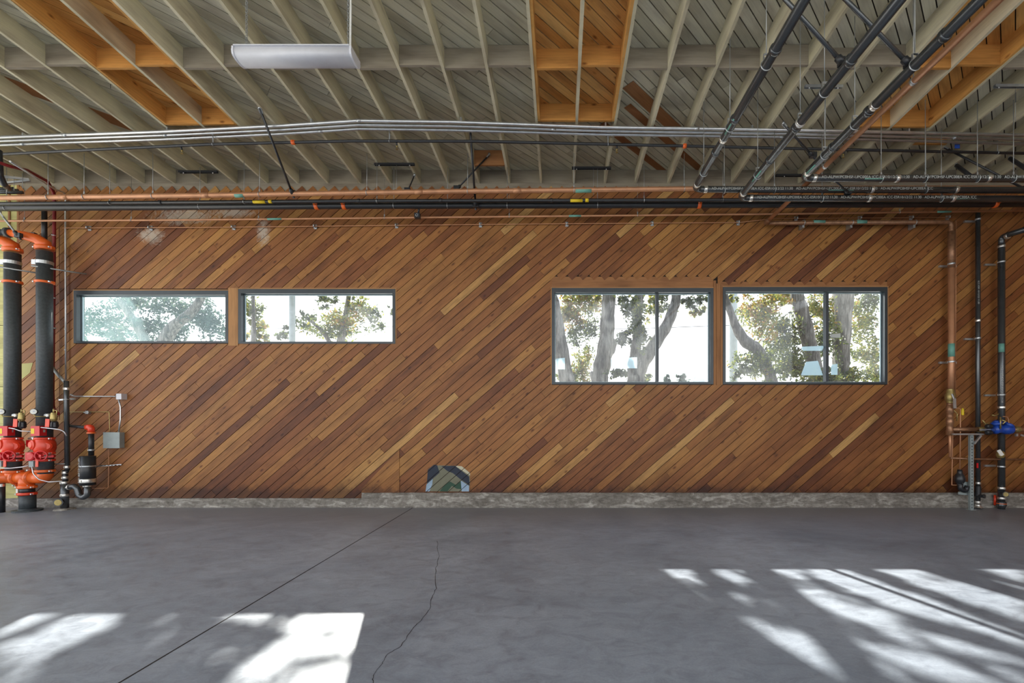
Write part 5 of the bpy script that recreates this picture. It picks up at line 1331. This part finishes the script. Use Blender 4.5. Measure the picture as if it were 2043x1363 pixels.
TREES = [
 ('tree', 'oak with ivy-green crown leaning left at the left edge of the third window', 13.2, [[(1168, 1010, 24), (1150, 850, 20), (1132, 765, 15), (1120, 700, 14), (1110, 640, 13), (1098, 590, 12), (1050, 510, 10), (960, 400, 7)]],
  [(1135, 625, 14.5, 34, 34, 620, .85), (1160, 600, 14.5, 32, 30, 620, .8), (1180, 640, 14.8, 30, 30, 300, .3), (1155, 670, 14.8, 40, 34, 420, .25), (1165, 735, 14.6, 30, 34, 460, .75), (1145, 755, 14.6, 30, 20, 300, .6)], None),
 ('tree', 'thick upright ridged trunk with a knot, in the middle of the third window left pane', 14.0, [[(1190, 1010, 30), (1192, 850, 26), (1196, 765, 16), (1201, 730, 17), (1209, 690, 16), (1212, 640, 14), (1215, 588, 13), (1218, 480, 11), (1225, 330, 8)], [(1208, 715, 9), (1217, 700, 10), (1223, 685, 8), (1222, 676, 3)], [(1196, 765, 12), (1186, 752, 9), (1178, 742, 3)]],
  [(1187, 600, 14.9, 20, 24, 200, .8), (1200, 745, 15, 16, 20, 80, .7)], (-1, 1.9)),
 ('tree', 'forked tree whose thick limb curves right past the third window mullion', 12.8, [[(1262, 1010, 26), (1264, 850, 22), (1268, 765, 17), (1276, 735, 15), (1292, 707, 14), (1312, 678, 12), (1330, 650, 11), (1342, 620, 10), (1350, 588, 9), (1356, 480, 7), (1362, 330, 5)], [(1266, 765, 13), (1264, 735, 13), (1268, 700, 10), (1272, 650, 8), (1276, 590, 7), (1280, 450, 5)]],
  [(1258, 605, 13, 26, 26, 320, .25), (1272, 640, 12.6, 22, 40, 420, .4), (1276, 670, 12.6, 22, 30, 300, .3), (1246, 680, 13, 20, 22, 160, .2), (1300, 610, 13.4, 20, 34, 240, .6), (1318, 600, 13.4, 26, 22, 260, .45), (1375, 605, 13.4, 24, 14, 190, .2), (1388, 620, 13.4, 16, 14, 150, .75), (1405, 600, 13.4, 16, 14, 120, .2), (1238, 745, 13.2, 30, 12, 240, .3), (1290, 752, 13.4, 22, 8, 120, .3)], (1.9, 4.6)),
 ('tree', 'tree with a smooth limb sweeping up and left in the fourth window left pane', 12.6, [[(1560, 1010, 22), (1552, 850, 17), (1540, 765, 11), (1530, 735, 10), (1516, 705, 11), (1503, 692, 12), (1486, 680, 11), (1470, 655, 9), (1460, 630, 7), (1450, 600, 6), (1432, 540, 5), (1405, 420, 4)]],
  [(1525, 640, 13.2, 46, 44, 620, .75), (1500, 620, 13.4, 30, 26, 320, .8), (1560, 660, 13.4, 44, 46, 620, .45), (1540, 600, 13.4, 40, 20, 380, .9), (1515, 730, 12.4, 34, 34, 520, .4), (1570, 720, 13, 44, 40, 620, .4), (1480, 740, 12.6, 20, 24, 160, .3), (1460, 600, 13, 14, 14, 60, .5)], (4.6, 6.4)),
 ('tree', 'pale stripped trunk leaning left just left of the fourth window mullion', 13.4, [[(1650, 1010, 26), (1640, 850, 20), (1632, 765, 15), (1620, 710, 14), (1606, 650, 14), (1596, 610, 13), (1590, 588, 12), (1580, 480, 10), (1560, 330, 7)]],
  [(1630, 620, 14, 36, 36, 520, .7), (1640, 680, 14, 30, 40, 520, .35), (1600, 740, 13, 44, 26, 520, .45), (1575, 590, 14, 30, 14, 240, .85), (1655, 750, 13, 24, 20, 260, .4), (1560, 690, 14, 40, 50, 500, .45)], (6.4, 8.2)),
 ('tree', 'massive deeply ridged trunk in the right pane of the fourth window', 14.2, [[(1672, 1010, 32), (1674, 850, 24), (1676, 765, 15), (1678, 720, 15), (1679, 660, 17), (1682, 588, 19), (1686, 480, 16), (1690, 330, 12)]],
  [(1720, 640, 14.6, 34, 40, 640, .6), (1735, 600, 14.8, 30, 26, 420, .3), (1728, 700, 14.4, 36, 40, 640, .6), (1700, 750, 14, 40, 22, 460, .5), (1745, 745, 14.4, 24, 24, 300, .7), (1660, 650, 13.6, 14, 40, 200, .6)], (8.2, 30)),
 ('tree', 'broad leafy tree filling the hazy first window', 17.5, [[(300, 1010, 22), (305, 850, 18), (315, 730, 14), (340, 660, 11), (385, 620, 8), (420, 560, 6)], [(312, 730, 11), (280, 660, 8), (240, 600, 6)]],
  [(200, 640, 18, 44, 34, 520, .4), (250, 610, 18, 40, 22, 380, .45), (330, 612, 18, 54, 26, 560, .5), (300, 655, 18, 60, 30, 640, .35), (390, 625, 18, 44, 34, 520, .45), (430, 650, 18, 30, 40, 420, .35), (240, 670, 18, 50, 20, 380, .4), (350, 665, 18, 24, 18, 160, .4), (160, 660, 18, 20, 30, 180, .3)], (-30, -3.4)),
 ('tree', 'spreading tree with bright yellow-green sprays in the second window', 16.8, [[(668, 1010, 16), (668, 850, 13), (672, 740, 9), (680, 680, 7), (690, 630, 5), (700, 560, 4)], [(674, 720, 6), (650, 670, 4), (620, 640, 3)]],
  [(690, 640, 17, 46, 34, 480, .8), (720, 615, 17, 40, 22, 300, .6), (650, 600, 17, 30, 14, 170, .25), (745, 640, 17, 24, 30, 170, .4), (660, 660, 17, 56, 22, 440, .5), (610, 640, 17.6, 22, 24, 200, .25), (570, 665, 17.6, 22, 14, 150, .2), (778, 620, 17, 8, 10, 24, .3)], (-3.4, -1)),
 ('tree', 'narrow leafy tree at the left end of the second window', 16.2, [[(500, 1010, 10), (501, 850, 8), (503, 740, 6), (506, 660, 4), (505, 590, 3)]],
  [(503, 620, 16.4, 16, 34, 260, .5), (512, 660, 16.4, 20, 22, 220, .7), (498, 680, 16.4, 16, 14, 120, .5)], None),
]
for k, (nm, lab, Y, trunks, cl, cx) in enumerate(TREES):
    px, _, _ = trunks[0][0]; base = P(px, 0, Y); base.z = -.14
    root = thing(nm, lab, 'tree', tuple(base))
    mb = MB()
    for t in trunks:
        px_tube(mb, t, Y, 0)
    # foot down to the yard
    b0 = P(trunks[0][0][0], 1010, Y); rr = trunks[0][0][2]/F*Y
    if b0.z > -.14: mb.tube([Vector((b0.x, Y, -.16)), b0], 0, 18, radii=[rr*1.25, rr])
    mb.build('trunk', M['bark'], root)
    c, t = clusters(cl, 2.0)
    if cx:
        s = gobo_canopy[(gobo_canopy[:, 0] >= cx[0]) & (gobo_canopy[:, 0] < cx[1])]
        sz = np.where(True, 1, 1)
        leaf_mesh('gobo_canopy', s, .17, M['leaf'], root, np.full(len(s), .5))
    leaf_mesh('foliage', c, .105 if Y < 15.5 else .13, M['leafdark' if k in (6,) else 'leaf'], root, t)
# distant shrubs low in the third window
for (px, py, r, lab) in ((1361, 752, 10, 'distant round shrub low in the right pane of the third window'), (1330, 757, 8, 'distant low shrub just right of the third window mullion')):
    base = P(px, 838, 30); base.z = -.14; root = thing('shrub', lab, 'shrub', tuple(base))
    MB().tube([base, P(px, py, 30)], .08, 8).build('stem', M['bark'], root)
    c, t = clusters([(px, py, 30, r, r, 200, .3), (px, py+14, 30, r*1.6, r*1.4, 300, .25)]); leaf_mesh('foliage', c, .22, M['leafdark'], root, t)
# poles and wires
p = P(583, 0, 16.0); o = MB().tube([(p.x, 16, -.14), (p.x, 16, 9.5)], .10, 16).build('utility_pole', M['poleconc']); tag(o, 'slim pale pole standing outside the second window', 'pole')
p = P(1463, 0, 17.0); o = MB().tube([(p.x, 17, -.14), (p.x, 17, 11)], .15, 16).build('utility_pole', M['poleconc']); tag(o, 'thick pale pole outside the left edge of the fourth window', 'pole')
o = MB().tube([P(1040, 657, 17), P(1270, 656, 17), P(1463, 649, 17), P(1620, 648, 17.5), P(1850, 642, 18)], .012, 6).build('overhead_wire', M['blackpipe']); tag(o, 'thin dark overhead wire crossing the third window', 'wire')
o = MB().tube([P(480, 657, 19), P(583, 655, 19), P(800, 652, 19)], .010, 6).build('overhead_wire', M['blackpipe']); tag(o, 'faint overhead wire crossing the second window', 'wire')
# far roof line
mb = MB(); a = P(1382, 752, 60); mb.box(a.x, a.x+1.6, 60, 64, -.14, a.z-.2); mb.box(a.x+.2, a.x+.5, 60.2, 60.8, a.z-.3, a.z+.5)
tag(mb.build('house', M['poleconc']), 'tiny far roof line at the bottom right of the third window', 'building')

# ------------------------------------------------------------------ light
w = bpy.data.worlds.new('sky'); sc.world = w; w.use_nodes = True; nt = w.node_tree; nt.nodes.clear()
out = nt.nodes.new('ShaderNodeOutputWorld'); bg = nt.nodes.new('ShaderNodeBackground')
tc = nt.nodes.new('ShaderNodeTexCoord'); sp = nt.nodes.new('ShaderNodeSeparateXYZ'); nt.links.new(tc.outputs['Generated'], sp.inputs[0])
r = ramp(nt, [(0, (1.0, .985, .97)), (.25, (.95, .965, 1.0)), (.8, (.68, .81, 1.0))], sp.outputs['Z'])
nt.links.new(r.outputs[0], bg.inputs[0]); bg.inputs[1].default_value = SKY = 1.25
nt.links.new(bg.outputs[0], out.inputs[0])
sun = bpy.data.lights.new('sun', 'SUN'); sun.energy = 9.2; sun.angle = math.radians(.6); sun.color = (1.0, .95, .86)
so = bpy.data.objects.new('sun', sun); col.objects.link(so); so.location = (-6, 30, 20)
so.rotation_euler = Vector((-.314, 1, .66)).to_track_quat('Z', 'Y').to_euler()

cam = bpy.data.cameras.new('camera'); co = bpy.data.objects.new('camera', cam); col.objects.link(co)
co.location = (0, 0, CZ); co.rotation_euler = (PI/2, 0, 0)
cam.sensor_width = 36; cam.lens = F/2043*36
cam.shift_x = -(CX-1021.5)/2043; cam.shift_y = (CY-681.5)/2043
cam.clip_start = .05; cam.clip_end = 400
sc.camera = co
sc.view_settings.view_transform = 'Standard'; sc.view_settings.look = 'None'
sc.view_settings.exposure = 0.92; sc.view_settings.gamma = 1.0; sc.view_settings.use_curve_mapping = False
sc.cycles.max_bounces = 10; sc.cycles.diffuse_bounces = 6; sc.cycles.transparent_max_bounces = 12; sc.cycles.glossy_bounces = 4
sc.cycles.caustics_reflective = False; sc.cycles.caustics_refractive = False
sc.cycles.use_denoising = True; sc.cycles.sample_clamp_indirect = 6
